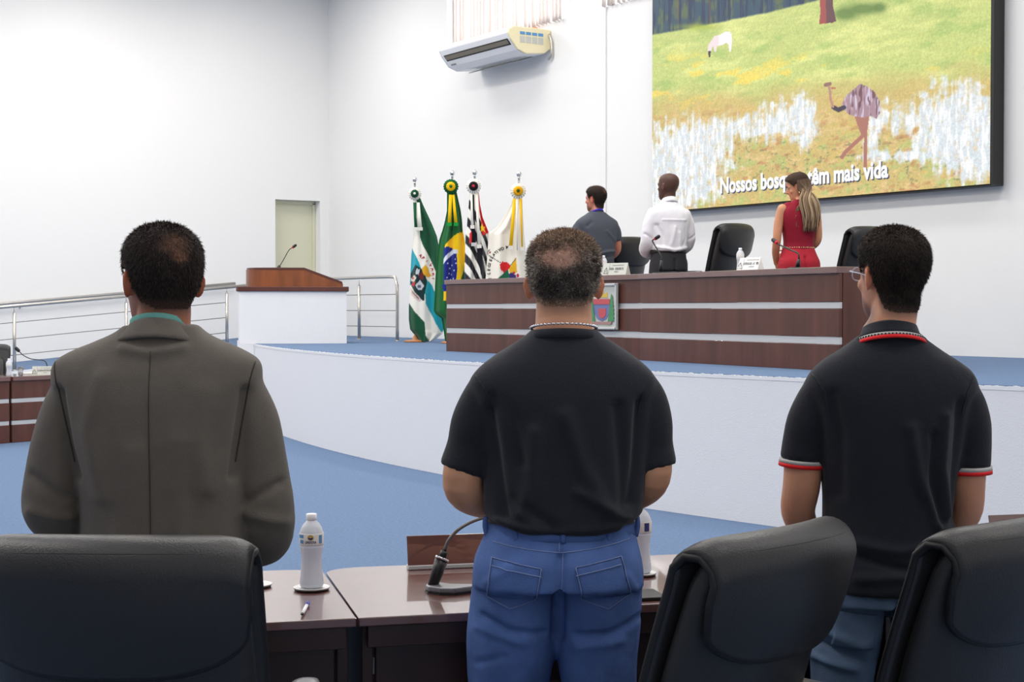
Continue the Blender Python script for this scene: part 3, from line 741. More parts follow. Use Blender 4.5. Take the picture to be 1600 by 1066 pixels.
    def letters(s, pts, size, c, rot0=None):
        m_ = cm('print', c)
        for ch, (px, py, ang) in zip(s, pts):
            a_ = np.clip((px-np.interp(py, rows, xl))/max(1, np.interp(py, rows, xr)-np.interp(py, rows, xl)), 0, 1)
            ri = int(np.clip(np.searchsorted(rows, py), 0, 149)); ci = int(a_*(NA-1))
            y = Yv[ri, max(0, ci-2):ci+3].min()-.006
            mt = Matrix.Translation((X(px), y, Z(py))) @ Matrix.Rotation(ang, 4, 'Y') @ Matrix.Rotation(PI/2, 4, 'X') @ Matrix.Translation((-size*.33, -size*.35, 0))
            text('letter', ch, None, None, size, m_, cl, world=mt, bold=.002)
    return t, X, Z, letters
G1 = (22, 84, 56); WH = (240, 238, 230); TQ = (28, 160, 178); YE = (246, 200, 20); GR = (24, 96, 48); BL = (24, 40, 130); BK = (26, 26, 34); RD = (205, 24, 36)
ol = [(310, 646, 657), (320, 646, 661), (335, 645, 668), (350, 645, 675), (370, 646, 683), (400, 643, 689), (440, 641, 692), (480, 639, 692), (500, 639, 692.5), (515, 641, 693), (521, 646, 692), (528, 652, 684), (533, 656, 676), (536, 659, 672)]
items = [('p', [(630, 300), (700, 300), (700, 455), (684, 430), (679, 418), (670, 400), (662, 385), (657, 372), (656, 345), (656, 330), (650, 310)], G1),
         ('p', [(630, 360), (643, 385), (646, 392), (652, 402), (656, 412), (661, 425), (660, 440), (630, 450)], TQ),
         ('p', [(664, 440), (668, 438), (676, 446), (679, 455), (685, 458), (700, 478), (700, 520), (689, 518), (683, 508), (678, 497), (671, 486), (666, 475), (665, 460)], TQ),
         ('p', [(630, 455), (641, 476), (650, 488), (664, 503), (666, 524), (673, 537), (660, 545), (630, 530)], G1),
         ('p', [(642, 428), (650, 414), (656, 418), (664, 424), (668, 440), (664, 462), (664, 470), (654, 468), (646, 452), (642, 444)], (20, 52, 52)),
         ('p', [(642, 436), (648, 430), (652, 434), (648, 441), (643, 440)], (214, 206, 196)), ('e', (645.5, 435, 2.2, 2.2), (180, 90, 70)),
         ('p', [(650, 446), (657, 438), (664, 447), (660, 453), (654, 453)], (196, 200, 208)), ('e', (656, 448, 3, 3), (90, 100, 120)),
         ('p', [(643, 446), (648, 448), (650, 442), (646, 440)], (190, 40, 50)), ('p', [(654, 430), (661, 424), (663, 436), (657, 436)], (110, 40, 50)),
         ('p', [(660, 420), (666, 414), (670, 420), (671, 426), (675, 432), (668, 434), (662, 428)], (226, 170, 40)),
         ('p', [(642, 450), (648, 456), (656, 464), (660, 470), (656, 472), (648, 466), (643, 460)], (216, 196, 190)), ('s', ([(645, 456), (655, 467)], .8), (90, 60, 60)),
         ('p', [(652, 420), (657, 422), (655, 430), (650, 428)], (200, 206, 214))]
t1, X1, Z1, let1 = flag('green white and turquoise flag with coat of arms nearest the handrail', 21.4, None, (648.5, 281), (649.5, 304.5, 10), (WH, G1, WH), ol, WH, items,
    [([(647, 318), (648, 340), (649, 359), (654, 359), (652, 340), (652, 318)], G1, (225, 225, 220)), ([(653, 318), (653, 340), (655, 359), (661, 359), (659, 340), (657, 318)], WH, (225, 225, 220))],
    [(3.2, .018, .1, .8), (1.6, .03, .3, -.6)])
let1('APIVARI', [(658, 400, .7), (662.5, 404, .8), (668, 410, .9), (673.5, 415, 1.0), (676.5, 421, 1.2), (678, 429, 1.45), (678.5, 437, 1.5)], .062, (176, 40, 60))
ol = [(298, 699, 713), (312, 699, 716), (330, 699, 720), (345, 696, 722), (360, 692, 723), (375, 687, 726), (395, 684, 728), (430, 681, 730), (470, 679, 731), (486, 678, 731), (492, 682, 731), (497, 690, 731), (520, 694, 731), (534, 696, 728)]
items = [('p', [(696, 402), (696, 384), (704, 374), (716, 365), (726, 362), (734, 370), (728, 410), (718, 445), (712, 470), (694, 470)], YE),
         ('p', [(694, 388), (700, 386), (707, 388), (714, 398), (715, 420), (713, 440), (716, 455), (694, 455)], BL),
         ('p', [(694, 405), (700, 397), (708, 391), (715, 390), (716, 396), (708, 398), (700, 405), (694, 413)], (214, 222, 236)),
         ('p', [(692, 444), (697, 444), (698, 452), (692, 452)], BL)]
for (x, y) in ((700, 412), (703, 420), (707, 415), (710, 423), (702, 428), (699, 434), (706, 430), (712, 405), (713, 412), (704, 437), (709, 436)): items.append(('e', (x, y, .9, .9), (220, 228, 245)))
flag('green flag with yellow lozenge and blue globe beside the lectern-side flag', 20.6, None, (707, 271), (705.5, 293.5, 11.5), (GR, YE, GR), ol, GR, items,
    [([(702.5, 306), (701.5, 330), (700.5, 352), (706, 352), (706.5, 330), (707.5, 306)], YE, (20, 150, 60)), ([(707.5, 306), (709, 330), (711, 352), (716, 352), (713.5, 330), (711, 306)], YE, (20, 150, 60))],
    [(2.5, .03, .0, .5), (4.5, .012, .2, -.9)])
ol = [(300, 734, 748), (320, 733, 750), (340, 731, 754), (355, 730, 760), (365, 728, 764), (390, 727, 763), (430, 726, 761), (480, 727, 758), (515, 730, 756), (530, 733, 753)]
items = []
for k in range(-1, 9):     # broad diagonal stripes
    y0 = 330+k*30
    items.append(('p', [(722, y0), (735, y0+14), (750, y0+44), (768, y0+92), (768, y0+107), (750, y0+59), (735, y0+29), (722, y0+15)], BK))
items += [('p', [(748, 300), (751, 325), (757, 342), (764, 364), (754, 369), (752, 352), (749, 330)], RD),
          ('p', [(751.5, 356), (753, 350), (755, 355), (759.5, 354), (756.5, 358), (758.5, 364), (754.5, 361), (751.5, 364), (752, 359)], YE),
          ('p', [(734, 366), (739, 360), (742, 372), (741, 379), (734, 381)], RD),
          ('p', [(745.5, 389), (752, 389), (757, 420), (760, 437), (757, 450), (752, 430), (747, 405)], BK)]
flag('black and white striped flag with red corner and yellow star', 20.1, None, (742, 270), (740.5, 293, 11.5), (WH, BK, (190, 50, 60)), ol, WH, items,
    [([(736, 306), (736, 330), (736.5, 356), (741, 356), (740, 330), (740, 306)], WH, (228, 224, 220)), ([(737.5, 306), (737.5, 345), (738, 383), (744, 383), (742.5, 345), (741.5, 306)], BK, (200, 200, 200)), ([(743, 306), (745, 345), (747, 386), (752, 386), (749, 345), (747.5, 306)], WH, (228, 224, 220))],
    [(2.2, .03, .2, .7), (4.2, .012, .5, .3)])
ol = [(305, 803, 815), (320, 799, 816), (340, 788, 817), (355, 777, 818), (366, 764, 818.5), (380, 763, 820), (410, 761, 822), (436, 759, 823), (480, 758, 822), (515, 762, 820), (530, 766, 816)]
items = [('s', ([(763, 398), (762, 394), (765, 391)], .8), BK), ('e', (765.5, 395, 1.6, 1.6), (150, 30, 50)), ('s', ([(763, 399), (782, 411)], .55), BK),
         ('p', [(781, 414), (785, 409), (792, 410), (799, 416), (800, 419), (793, 422), (788, 427), (782, 422)], (214, 36, 40)),
         ('p', [(776, 438), (788, 426), (794, 421), (797, 438)], (30, 100, 70)), ('p', [(795, 422), (806, 402), (808, 426), (798, 430)], (230, 178, 40)),
         ('s', ([(797, 416), (806, 405)], .5), BK), ('p', [(795, 428), (800, 426), (806, 430), (807, 437), (797, 437)], (60, 48, 110)), ('e', (809, 431, 2.4, 3), (190, 50, 70)), ('e', (803, 427, 2, 2), (170, 60, 90))]
t4, X4, Z4, let4 = flag('white legislative flag with red bird emblem and yellow ribbons behind the panel desk', 19.3, None, (811, 272.5), (809.5, 300.5, 12), ((244, 240, 226), (240, 180, 20), (50, 70, 30)), ol, (238, 232, 220), items,
    [([(801.5, 312), (799, 345), (795, 388), (800.5, 388), (804, 345), (806, 312)], (246, 196, 20), (228, 224, 214)), ([(805.5, 312), (806, 345), (807, 392), (809, 392), (809, 345), (810, 312)], WH, None), ([(811, 312), (813, 345), (814.5, 390), (817, 390), (816, 345), (815.5, 312)], (240, 190, 30), (228, 224, 214))],
    [(2.0, .022, .1, .5), (3.6, .01, .6, -.4)])
let4('RLEGISLATIVOMU', [(765.5, 436, -1.4), (764, 427, -1.45), (764, 421.5, -1.4), (764.5, 416, -1.35), (765.5, 411, -1.2), (767, 406.5, -1.1), (769, 402, -1.0), (771.8, 398.5, -.85), (775, 395.5, -.75), (778.2, 393, -.6), (781, 391.2, -.5), (784.5, 389.5, -.4), (792.5, 386.8, -.15), (798, 386, 0)], .052, (40, 38, 40))

# ---------------------------------------------------------------- desks in the foreground and at the far left
TD = np.array([.327, .945]); TD = TD/np.linalg.norm(TD); ND = np.array([-TD[1], TD[0]]); AD = math.atan2(TD[1], TD[0])
DP0 = np.array([-3.407, 1.735])
def audience_desk(label, x0, L_, origin=DP0, ang=AD):
    c, s = math.cos(ang), math.sin(ang)
    t = empty('audience_desk', (origin[0]+x0*c, origin[1]+x0*s, 0), ang, label=label, category='desk')
    far = [(L_-.001, .67)]+[(L_-.001-.12*(1-math.cos(a)), .67+.08*math.sin(a)) for a in np.linspace(.15, PI/2, 8)]
    far += [(.001+.12*(1-math.cos(a)), .67+.08*math.sin(a)) for a in np.linspace(PI/2, .15, 8)]+[(.001, .67)]
    mk('worktop', prism([(.001, 0), (L_-.001, 0)]+far, .727, .75), M['woodH'], t, bevel=.003)
    mk('apron', boxg((L_/2, .02, .699), (L_-.05, .022, .055)), M['woodD'], t, bevel=.002)
    d_ = mk('drawer', boxg((L_/2, .055, .61), (L_-.10, .02, .115)), M['woodD'], t, bevel=.003)
    mk('drawer_edge', boxg((L_/2, .052, .668), (L_-.10, .03, .006)), M['podt'], d_)
    for x in (.03, L_-.03): mk('side_panel', boxg((x, .34, .36), (.028, .58, .718)), M['woodD'], t, bevel=.002)
    for za, zb in ((0, .20), (.25, .45), (.50, .718)):
        mk('modesty_panel', boxg((L_/2, .66, (za+zb)/2), (L_-.03, .025, zb-za)), M['wood'], t, bevel=.002)
    for za, zb in ((.20, .25), (.45, .50)):
        mk('metal_strip', boxg((L_/2, .66, (za+zb)/2), (L_-.04, .02, zb-za-.002)), M['silver'], t)
    return t
audience_desk('dark wood audience desk holding the bottle on coaster and the pen', -1.42, 1.422)
audience_desk('dark wood audience desk with microphone behind the man in black t-shirt', .005, 1.44)
audience_desk('dark wood audience desk in front of the man in polo shirt, at right', 1.45, 1.44)
def dl(x, y, z=.75): p = DP0+TD*x+ND*y; return (p[0], p[1], z)
c = atZ(487, 922, .75)
saucer('coaster', 'silver rimmed black coaster under the water bottle with blue label', tuple(c), .050)
bottle('water_bottle', 'frosted water bottle with blue and yellow label standing on coaster', (c[0], c[1], .7595), .200, True, None, YAW+.05)
c2 = atZ(1000, 899, .75)
saucer('coaster', 'silver rimmed coaster under the bottle half hidden by jeans', tuple(c2), .048)
bottle('water_bottle', 'water bottle half hidden behind the man in jeans', (c2[0], c2[1], .7595), .200, True, None, YAW, 'back')
c3 = atZ(398, 917, .75)
saucer('coaster', 'silver coaster mostly hidden behind the nearest black chair', tuple(c3), .048)
pa, pb = atZ(471, 962, .757), atZ(482, 941, .757)
pen = empty('pen', tuple((pa+pb)/2), 0, label='white pen with blue cap lying before the bottle', category='pen')
d_ = pb-pa; d_ /= np.linalg.norm(d_)
mk('barrel', tube([-d_*.068, -d_*.0, d_*.05], .0045, 12, 1), M['cap'], pen, True)
mk('tip', tube([-d_*.076, -d_*.068], [.0012, .0042], 10, 1), M['leather2'], pen, True)
pcm = mat('blue_cap', (60, 50, 190), .35)
mk('pen_cap', tube([d_*.045, d_*.075], [.0058, .0052], 12, 1), pcm, pen, True)
mk('clip', tube([d_*.07+[0, 0, .007], d_*.03+[.002, .002, .008]], .0016, 8, 1), pcm, pen, True)
# gooseneck microphone in the foreground
mb = np.array(atZ(700, 925, .75))
mic = empty('desk_microphone', tuple(mb), YAW, label='grey based gooseneck microphone on desk beside the man in jeans', category='microphone')
pl = [(-.062, -.0), (-.058, .03), (-.03, .045), (.01, .015), (.075, .012), (.10, .0), (.02, -.055), (-.02, -.05), (-.052, -.028)]
mk('base', prism(pl, .004, .020), mat('mic_base_grey', (120, 120, 124), .35, metal=.4), mic, bevel=.005)
mk('base_foot', prism([(x*1.03, y*1.03) for x, y in pl], 0, .005), M['plastic'], mic)
mk('stem', tube([(-.042, .005, .016), (-.03, .012, .05), (-.018, .018, .085)], [.014, .0165, .0185], 18, 1), M['plastic'], mic, True)
mk('collar', tube([(-.018, .018, .085), (-.016, .019, .090)], .020, 18, 1), M['chrome'], mic, True)
mk('neck_socket', tube([(-.016, .019, .090), (-.010, .022, .107)], [.011, .011], 14, 1), M['plastic'], mic, True)
mk('gooseneck', tube([(-.010, .022, .107), (.0, .03, .135), (.03, .05, .165), (.08, .09, .185), (.15, .16, .19), (.22, .24, .19)], .0048, 12, 8), mat('gooseneck_grey', (95, 92, 92), .4, metal=.4), mic, True)
mk('capsule', capsule([(.22, .24, .19), (.26, .285, .19)], .012, 14, 1), M['plastic'], mic, True)
mk('cable', tube([(-.02, .04, .012), (.03, .07, .006), (.10, .085, .004), (.2, .12, .004)], .003, 8, 8), M['plastic'], mic, True)
def desk_plate(label, px, lean=.5):
    r = ray(px, 478)[:2]; k = (DP0@ND+.66)/(r@ND); p = r*k
    t = empty('nameplate', (p[0], p[1], .75), AD, label=label, category='nameplate')
    L_ = .30
    mk('board', Geo().add([(0, 0, .012), (L_, 0, .012), (L_, .022, .098), (0, .022, .098), (0, .006, .010), (L_, .006, .010), (L_, .028, .096), (0, .028, .096)],
       [(0, 1, 2, 3), (4, 7, 6, 5), (0, 4, 5, 1), (3, 2, 6, 7), (0, 3, 7, 4), (1, 5, 6, 2)]), M['woodH'], t, bevel=.0015)
    mk('foot_strip', boxg((L_/2, .01, .007), (L_, .035, .012)), M['silver'], t, bevel=.002)
    return t
desk_plate('dark glossy wood nameplate seen from behind, left of the man in jeans', 637)
desk_plate('dark glossy wood nameplate seen from behind at the right picture edge', 1553)
f2 = empty('folder', tuple(atZ(985, 934, .75)), AD, label='black folder on desk edge right of the man in jeans', category='folder')
mk('cover', boxg((0, 0, .005), (.17, .12, .009)), M['leather2'], f2, bevel=.002)

# left side desks, facing the room
LA = math.atan2(.945, -.327)
def left_desk(label, s0, L_):
    base = np.array([-17.62, 4.62]); d = np.array([-.327, .945]); p = base+d*s0
    # public front faces +x: start from the far end so that local y points away from the room centre
    return desk_front('audience_desk', label, p[0]+0*d[0], p[1], p[0]+d[0]*L_, p[1]+d[1]*L_, .6, base=0, h=.75, s1=(.45, .50), s2=(.20, .25))
left_desk('dark wood audience desk with silver strips cut by the left picture edge', -1.45, 1.44)
left_desk('dark wood audience desk with silver strips partly hidden behind the suited man', .02, 1.44)
def onL(px, py, z=.75, back=.12):
    d = np.array([-.327, .945])/1.0; nn = np.array([d[1], -d[0]]); q = np.array([-17.62, 4.62])-nn*back
    r = ray(px, py)[:2]; k = (q@nn)/(r@nn); return (r[0]*k, r[1]*k, z)
bottle('water_bottle', 'small water bottle on the far left desk in front of blue chair', onL(14, 560), .2, False)
cup('wine_glass', 'clear glass on the far left desk beside the steel post', onL(32, 560), .10, .035)
nb = empty('paper_sheet', onL(48, 560, back=.33), 1.9, label='white paper sheet on the far left desk', category='paper')
mk('sheet', boxg((0, 0, .012), (.2, .14, .022)), M['paper'], nb, bevel=.002)
nameplate('nameplate', 'grey nameplate on the far left desk beside white paper', onL(66, 560, back=.08), YAW+.1, .24, .10, 'plate')
b = np.array(onL(74, 560, back=.3))
P = [np.array([0, 0, .01])]+[atD(px, py, 17.6)-np.array([*atD(71, 572, 17.6)[:2], b[2]]) for px, py in ((70, 572), (66, 566), (45, 563), (32, 557), (26, 551))]
gooseneck('desk_microphone', 'dark gooseneck microphone on the far left desk', tuple(b), [tuple(p) for p in P], .0055, .02, red=False, hl=.05)

# ---------------------------------------------------------------- executive chairs
def make_chair(label):
    t = empty('office_chair', (0, 0, 0), label=label, category='chair', group='black leather office chairs')
    tp = math.tan(math.radians(16)); cy = lambda z: -.19-tp*(z-.5)
    cur = lambda x, w_: .055*(abs(x)/w_)**2
    K = cr([(.42, .21, .035), (.55, .235, .045), (.75, .255, .048), (.92, .252, .045), (1.02, .24, .040), (1.055, .21, .03), (1.068, .15, .012)], 40)
    R = []
    for z, w_, b in K:
        r = ering(z, 0, cy(z), w_, b, 40, 3.2); r[:, 1] += cur(r[:, 0], .255)+.01; R.append(r)
    back = mk('backrest', rings(Geo(), R), M['leather'], t, True)
    R = []
    for z, w_, b in cr([(.47, .17, .03), (.6, .205, .05), (.75, .21, .055), (.88, .205, .05), (.93, .18, .02)], 24):
        r = ering(z, 0, cy(z)+.065, w_, b, 32, 3); r[:, 1] += cur(r[:, 0], .255); R.append(r)
    mk('back_cushion', rings(Geo(), R), M['leather'], back, True)
    # headrest pad folded over the top, with a U-shaped lobe down the back
    NU = 49; us = np.linspace(-1, 1, NU); rad = .056; W_ = .262; v = []; NS = 58
    def ztop(u): return 1.026-.008*u*u-.022*abs(u)**12
    rim = {}
    for u in us:
        zt = ztop(u); d = .040+.165*max(0, 1-abs(u)**2.9)**(1/2.9)
        fr = .44
        prof = []
        for s in np.linspace(0, 1, 26): z = zt-fr*(1-s); prof.append((cy(z)+rad*.95+.006*math.sin(PI*s), z))
        for s in np.linspace(0, PI, 14)[1:-1]: prof.append((cy(zt)+rad*.95*math.cos(s), zt+rad*math.sin(s)))
        for s in np.linspace(0, 1, NS-38):
            z = zt-d*s; prof.append((cy(z)-rad*.95-.012*math.sin(PI*min(1, s*1.0))*(1-abs(u)**4), z))
        for y, z in prof: v.append((W_*u, y+cur(W_*u, .255), z))
    F = [(i*NS+j, (i+1)*NS+j, (i+1)*NS+j+1, i*NS+j+1) for i in range(NU-1) for j in range(NS-1)]
    pad = mk('headrest', Geo().add(v, F), M['leather'], t, True, solid=.022)
    V = np.array(v).reshape(NU, NS, 3)
    loop = list(V[0, ::3])+[V[0, -1]]+list(V[1:-1, -1])+list(V[-1, ::-1][::3])
    loop = [p for i, p in enumerate(loop) if i == 0 or np.linalg.norm(p-loop[i-1]) > .004]
    mk('piping', tube(loop, .0105, 10, 1), M['leather2'], pad, True)
    # stitched seam just behind the crest
    for jj in (36, 38):
        mk('seam', tube([V[i, jj]+(V[i, jj]-V[i, jj-1])*0+np.array([0, -.004, .0125]) for i in range(1, NU-1, 2)], .0014, 6, 1), M['leather2'], pad, True)
    R = [ering(z, 0, .02, a, b, 40, 4) for z, a, b in ((.42, .2, .18), (.425, .235, .215), (.45, .25, .23), (.49, .25, .23), (.515, .235, .22), (.525, .2, .18))]
    mk('seat', rings(Geo(), R), M['leather'], t, True)
    for s in (-1, 1):
        ar = mk('armrest', tube([(s*.27, .20, .47), (s*.295, .20, .60), (s*.295, .14, .66), (s*.295, -.06, .665), (s*.29, -.14, .62), (s*.265, -.16, .52)], .017, 12, 6), M['plastic'], t, True)
        R = [ering(z, s*.295, .04, a, b, 24, 3) for z, a, b in ((.672, .03, .13), (.675, .036, .14), (.69, .038, .145), (.70, .034, .14), (.703, .02, .12))]
        mk('arm_pad', rings(Geo(), R), M['armpad'], ar, True)
    mk('gas_column', tube([(0, .03, .12), (0, .03, .30), (0, .03, .42)], [.03, .03, .026], 16, 1), M['chrome'], t, True)
    for k in range(5):
        a = k*2*PI/5+.3; cx, cy_ = math.cos(a), math.sin(a)
        lg = mk('base_arm', tube([(0.02*cx, .03+.02*cy_, .12), (.15*cx, .03+.15*cy_, .11), (.29*cx, .03+.29*cy_, .075)], [.028, .022, .016], 10, 3), M['chrome'], t, True)
        px_, py_ = .3*cx, .03+.3*cy_
        g = Geo()
        for s in (-1, 1): tube([(px_-s*.008*cy_, py_+s*.008*cx, .028), (px_-s*.026*cy_, py_+s*.026*cx, .028)], .028, 14, 1, g)
        tube([(px_, py_, .03), (px_, py_, .075)], .008, 8, 1, g)
        mk('caster', g, M['plastic'], lg, True)
    return t
chair = make_chair('black leather office chair nearest the camera, behind the suited man')
used = [False]
def place_chair(topX, topD, turn, label, base=0, zs=1.0):
    if not used[0]: c = chair; used[0] = True
    else: c = copy_tree(chair)
    rz_ = YAW+math.radians(turn); x, y = camxy(topX, topD)
    # the back top sits .36 behind the chair's origin
    c.location = (x-math.sin(rz_)*.35, y+math.cos(rz_)*.35, base); c.rotation_euler = (0, 0, rz_); c.scale = (1, 1, zs); c['label'] = label
    return c
place_chair(-.765, 2.88, -2, 'large black leather office chair behind the man in the grey-brown suit')
place_chair(.59, 3.17, 48, 'black leather office chair turned left between the jeans and polo men', 0, .98)
place_chair(1.135, 3.33, 42, 'black leather office chair at the lower right, in front of the polo man', 0, .975)
def dchair(px, y, turn, label, zs=1.1):
    r = ray(px, 478)[:2]; k = y/r[1]; D = -CC*r[0]*k+CS*r[1]*k; X = CS*r[0]*k+CC*r[1]*k
    return place_chair(X, D, turn, label, STAGE, zs)
dchair(992, 10.1, 38, 'black office chair on the dais between grey-shirted and white-shirted men', 1.14)
dchair(1156, 10.1, 46, 'empty black office chair on the dais beside the woman in red', 1.2)
dchair(1366, 10.1, 40, 'black office chair on the dais at the right end, behind polo man head', 1.10)
xy = camxy((0-800)/FOC*18.0, 18.0)
lc = place_chair(-6.05, 18.0, 0, 'blue-black office chair behind the far left desk, cut by picture edge'); lc.location = (-18.75, 4.62, 0); lc.rotation_euler = (0, 0, -1.9)

# ---------------------------------------------------------------- people
def headgeo(g, HM, neck_r, neck_to, ear=.88, nose=1.0):
    k = Geo()
    body_loft([(-.125, 0, .064, .016, .014), (-.112, 0, .052, .036, .034), (-.09, 0, .036, .051, .056), (-.06, 0, .018, .061, .076), (-.03, 0, .006, .069, .088),
               (0, 0, -.001, .0745, .095), (.035, 0, -.004, .077, .099), (.07, 0, -.005, .072, .093), (.095, 0, -.005, .057, .075), (.111, 0, -.005, .034, .046), (.1185, 0, -.005, .006, .008)], 46, 36, 2.15, k)
    # nose, brow, lips, chin
    tube([(0, .088, .012), (0, .100, -.006), (0, .108*nose+.002, -.026), (0, .094, -.036)], [.006, .0085, .0125, .008], 12, 4, k)
    for s in (-1, 1):
        ball(k, (s*.012, .092, -.034), (.008, .010, .007)); ball(k, (s*.032, .078, .014), (.026, .014, .008)); ball(k, (s*.045, .062, -.03), (.02, .018, .018))
    ball(k, (0, .084, -.062), (.023, .010, .008)); ball(k, (0, .074, -.098), (.02, .018, .016))
    for s in (-1, 1):
        e = Geo(); ball(e, (0, 0, 0), (.0055, .0165*ear, .029*ear), 20, 12)
        rim = [(0.004*s, .014*ear, .004), (0.003*s, .012*ear, .022*ear), (.004*s, 0, .031*ear), (.005*s, -.013*ear, .024*ear), (.006*s, -.017*ear, .006), (.004*s, -.012*ear, -.014*ear), (0, -.003, -.028*ear), (-.001*s, .006, -.030*ear)]
        tube(rim, [.0035, .0045, .005, .005, .005, .0048, .0055, .0045], 10, 5, e); ball(e, (0, .002, -.026*ear), (.0055, .008, .009))
        tube([(-.012*s, .006, 0), (0, .004, 0)], [.022, .019], 12, 1, e)
        xf(e, Matrix.Translation((s*.081, -.008, -.012)) @ Matrix.Rotation(s*math.radians(22), 4, 'Z') @ Matrix.Rotation(math.radians(-8), 4, 'X'))
        k.add(e.v, e.f)
    xf(k, HM); g.add(k.v, k.f)
    a = HM @ Vector((0, -.022, -.03)); b = HM @ Vector((0, -.018, -.09)); c = Vector(neck_to)
    tube([tuple(a), tuple(b), tuple((b+c)/2+Vector((0, -.006, 0))), tuple(c)], [neck_r*.93, neck_r*.97, neck_r, neck_r*1.22], 24, 5, g)
def hand(g, w, d, n, s, curl=.9, sc=1.0):
    """palm and five fingers: d finger direction, n palm normal, s thumb side (unit vectors)"""
    w, d, n, s = [np.array(q, float) for q in (w, d, n, s)]; d /= np.linalg.norm(d); n = n-d*(n@d); n /= np.linalg.norm(n); s = s-d*(s@d)-n*(s@n); s /= np.linalg.norm(s)
    a = np.arange(20)*2*PI/20; R = []
    for t, hw, ht in ((-.03, .026, .021), (0, .028, .018), (.02, .036, .016), (.05, .042, .015), (.082, .041, .012), (.092, .036, .009)):
        R.append(w+sc*(d*t+np.outer(hw*np.sign(np.cos(a))*abs(np.cos(a))**.8, s)+np.outer(ht*np.sin(a), n)))
    rings(g, R)
    for k, (o, L_, r) in enumerate(((.031, .070, .0088), (.0105, .078, .0092), (-.0105, .073, .0088), (-.031, .058, .0078))):
        p = w+sc*(d*.078+s*o); P = [p]; dd = d+s*o*2.2
        for j, f in enumerate((.42, .32, .26)):
            ang = curl*(.25+.38*j); q = dd*math.cos(ang)+n*math.sin(ang); q /= np.linalg.norm(q); p = p+q*L_*f*sc; P.append(p)
        capsule(P, [r*sc*1.05, r*sc, r*sc*.92, r*sc*.8], 10, 3, g)
    p = w+sc*(d*.018+s*.030+n*.006); q = d*.62+s*.62+n*.35; q /= np.linalg.norm(q); p2 = p+q*.036*sc; q2 = d*.85+s*.25+n*.4; q2 /= np.linalg.norm(q2); p3 = p2+q2*.030*sc
    capsule([p, p2, p3, p3+(q2+d*.2)*.018*sc], [.0125*sc, .0105*sc, .0095*sc, .008*sc], 10, 3, g)
def matcol(name, attr='Col', rough=.5, **kw): return mat(name, (255, 255, 255), rough, attr=attr, **kw)
skinM = matcol('skin', rough=.48, spec=.35, bump=.12, bscale=420, sss=.08)
hairM = matcol('hair', rough=.75, spec=.2)
def hairline(az, low=-.098, side=0.0):
    return np.interp(abs(az), [0, 32, 50, 62, 74, 84, 104, 112, 120, 135, 155, 180], [low, low, low+.010, low*.35-.03, -.016, .020+side, .022+side, -.01, .016, .045, .066, .074])
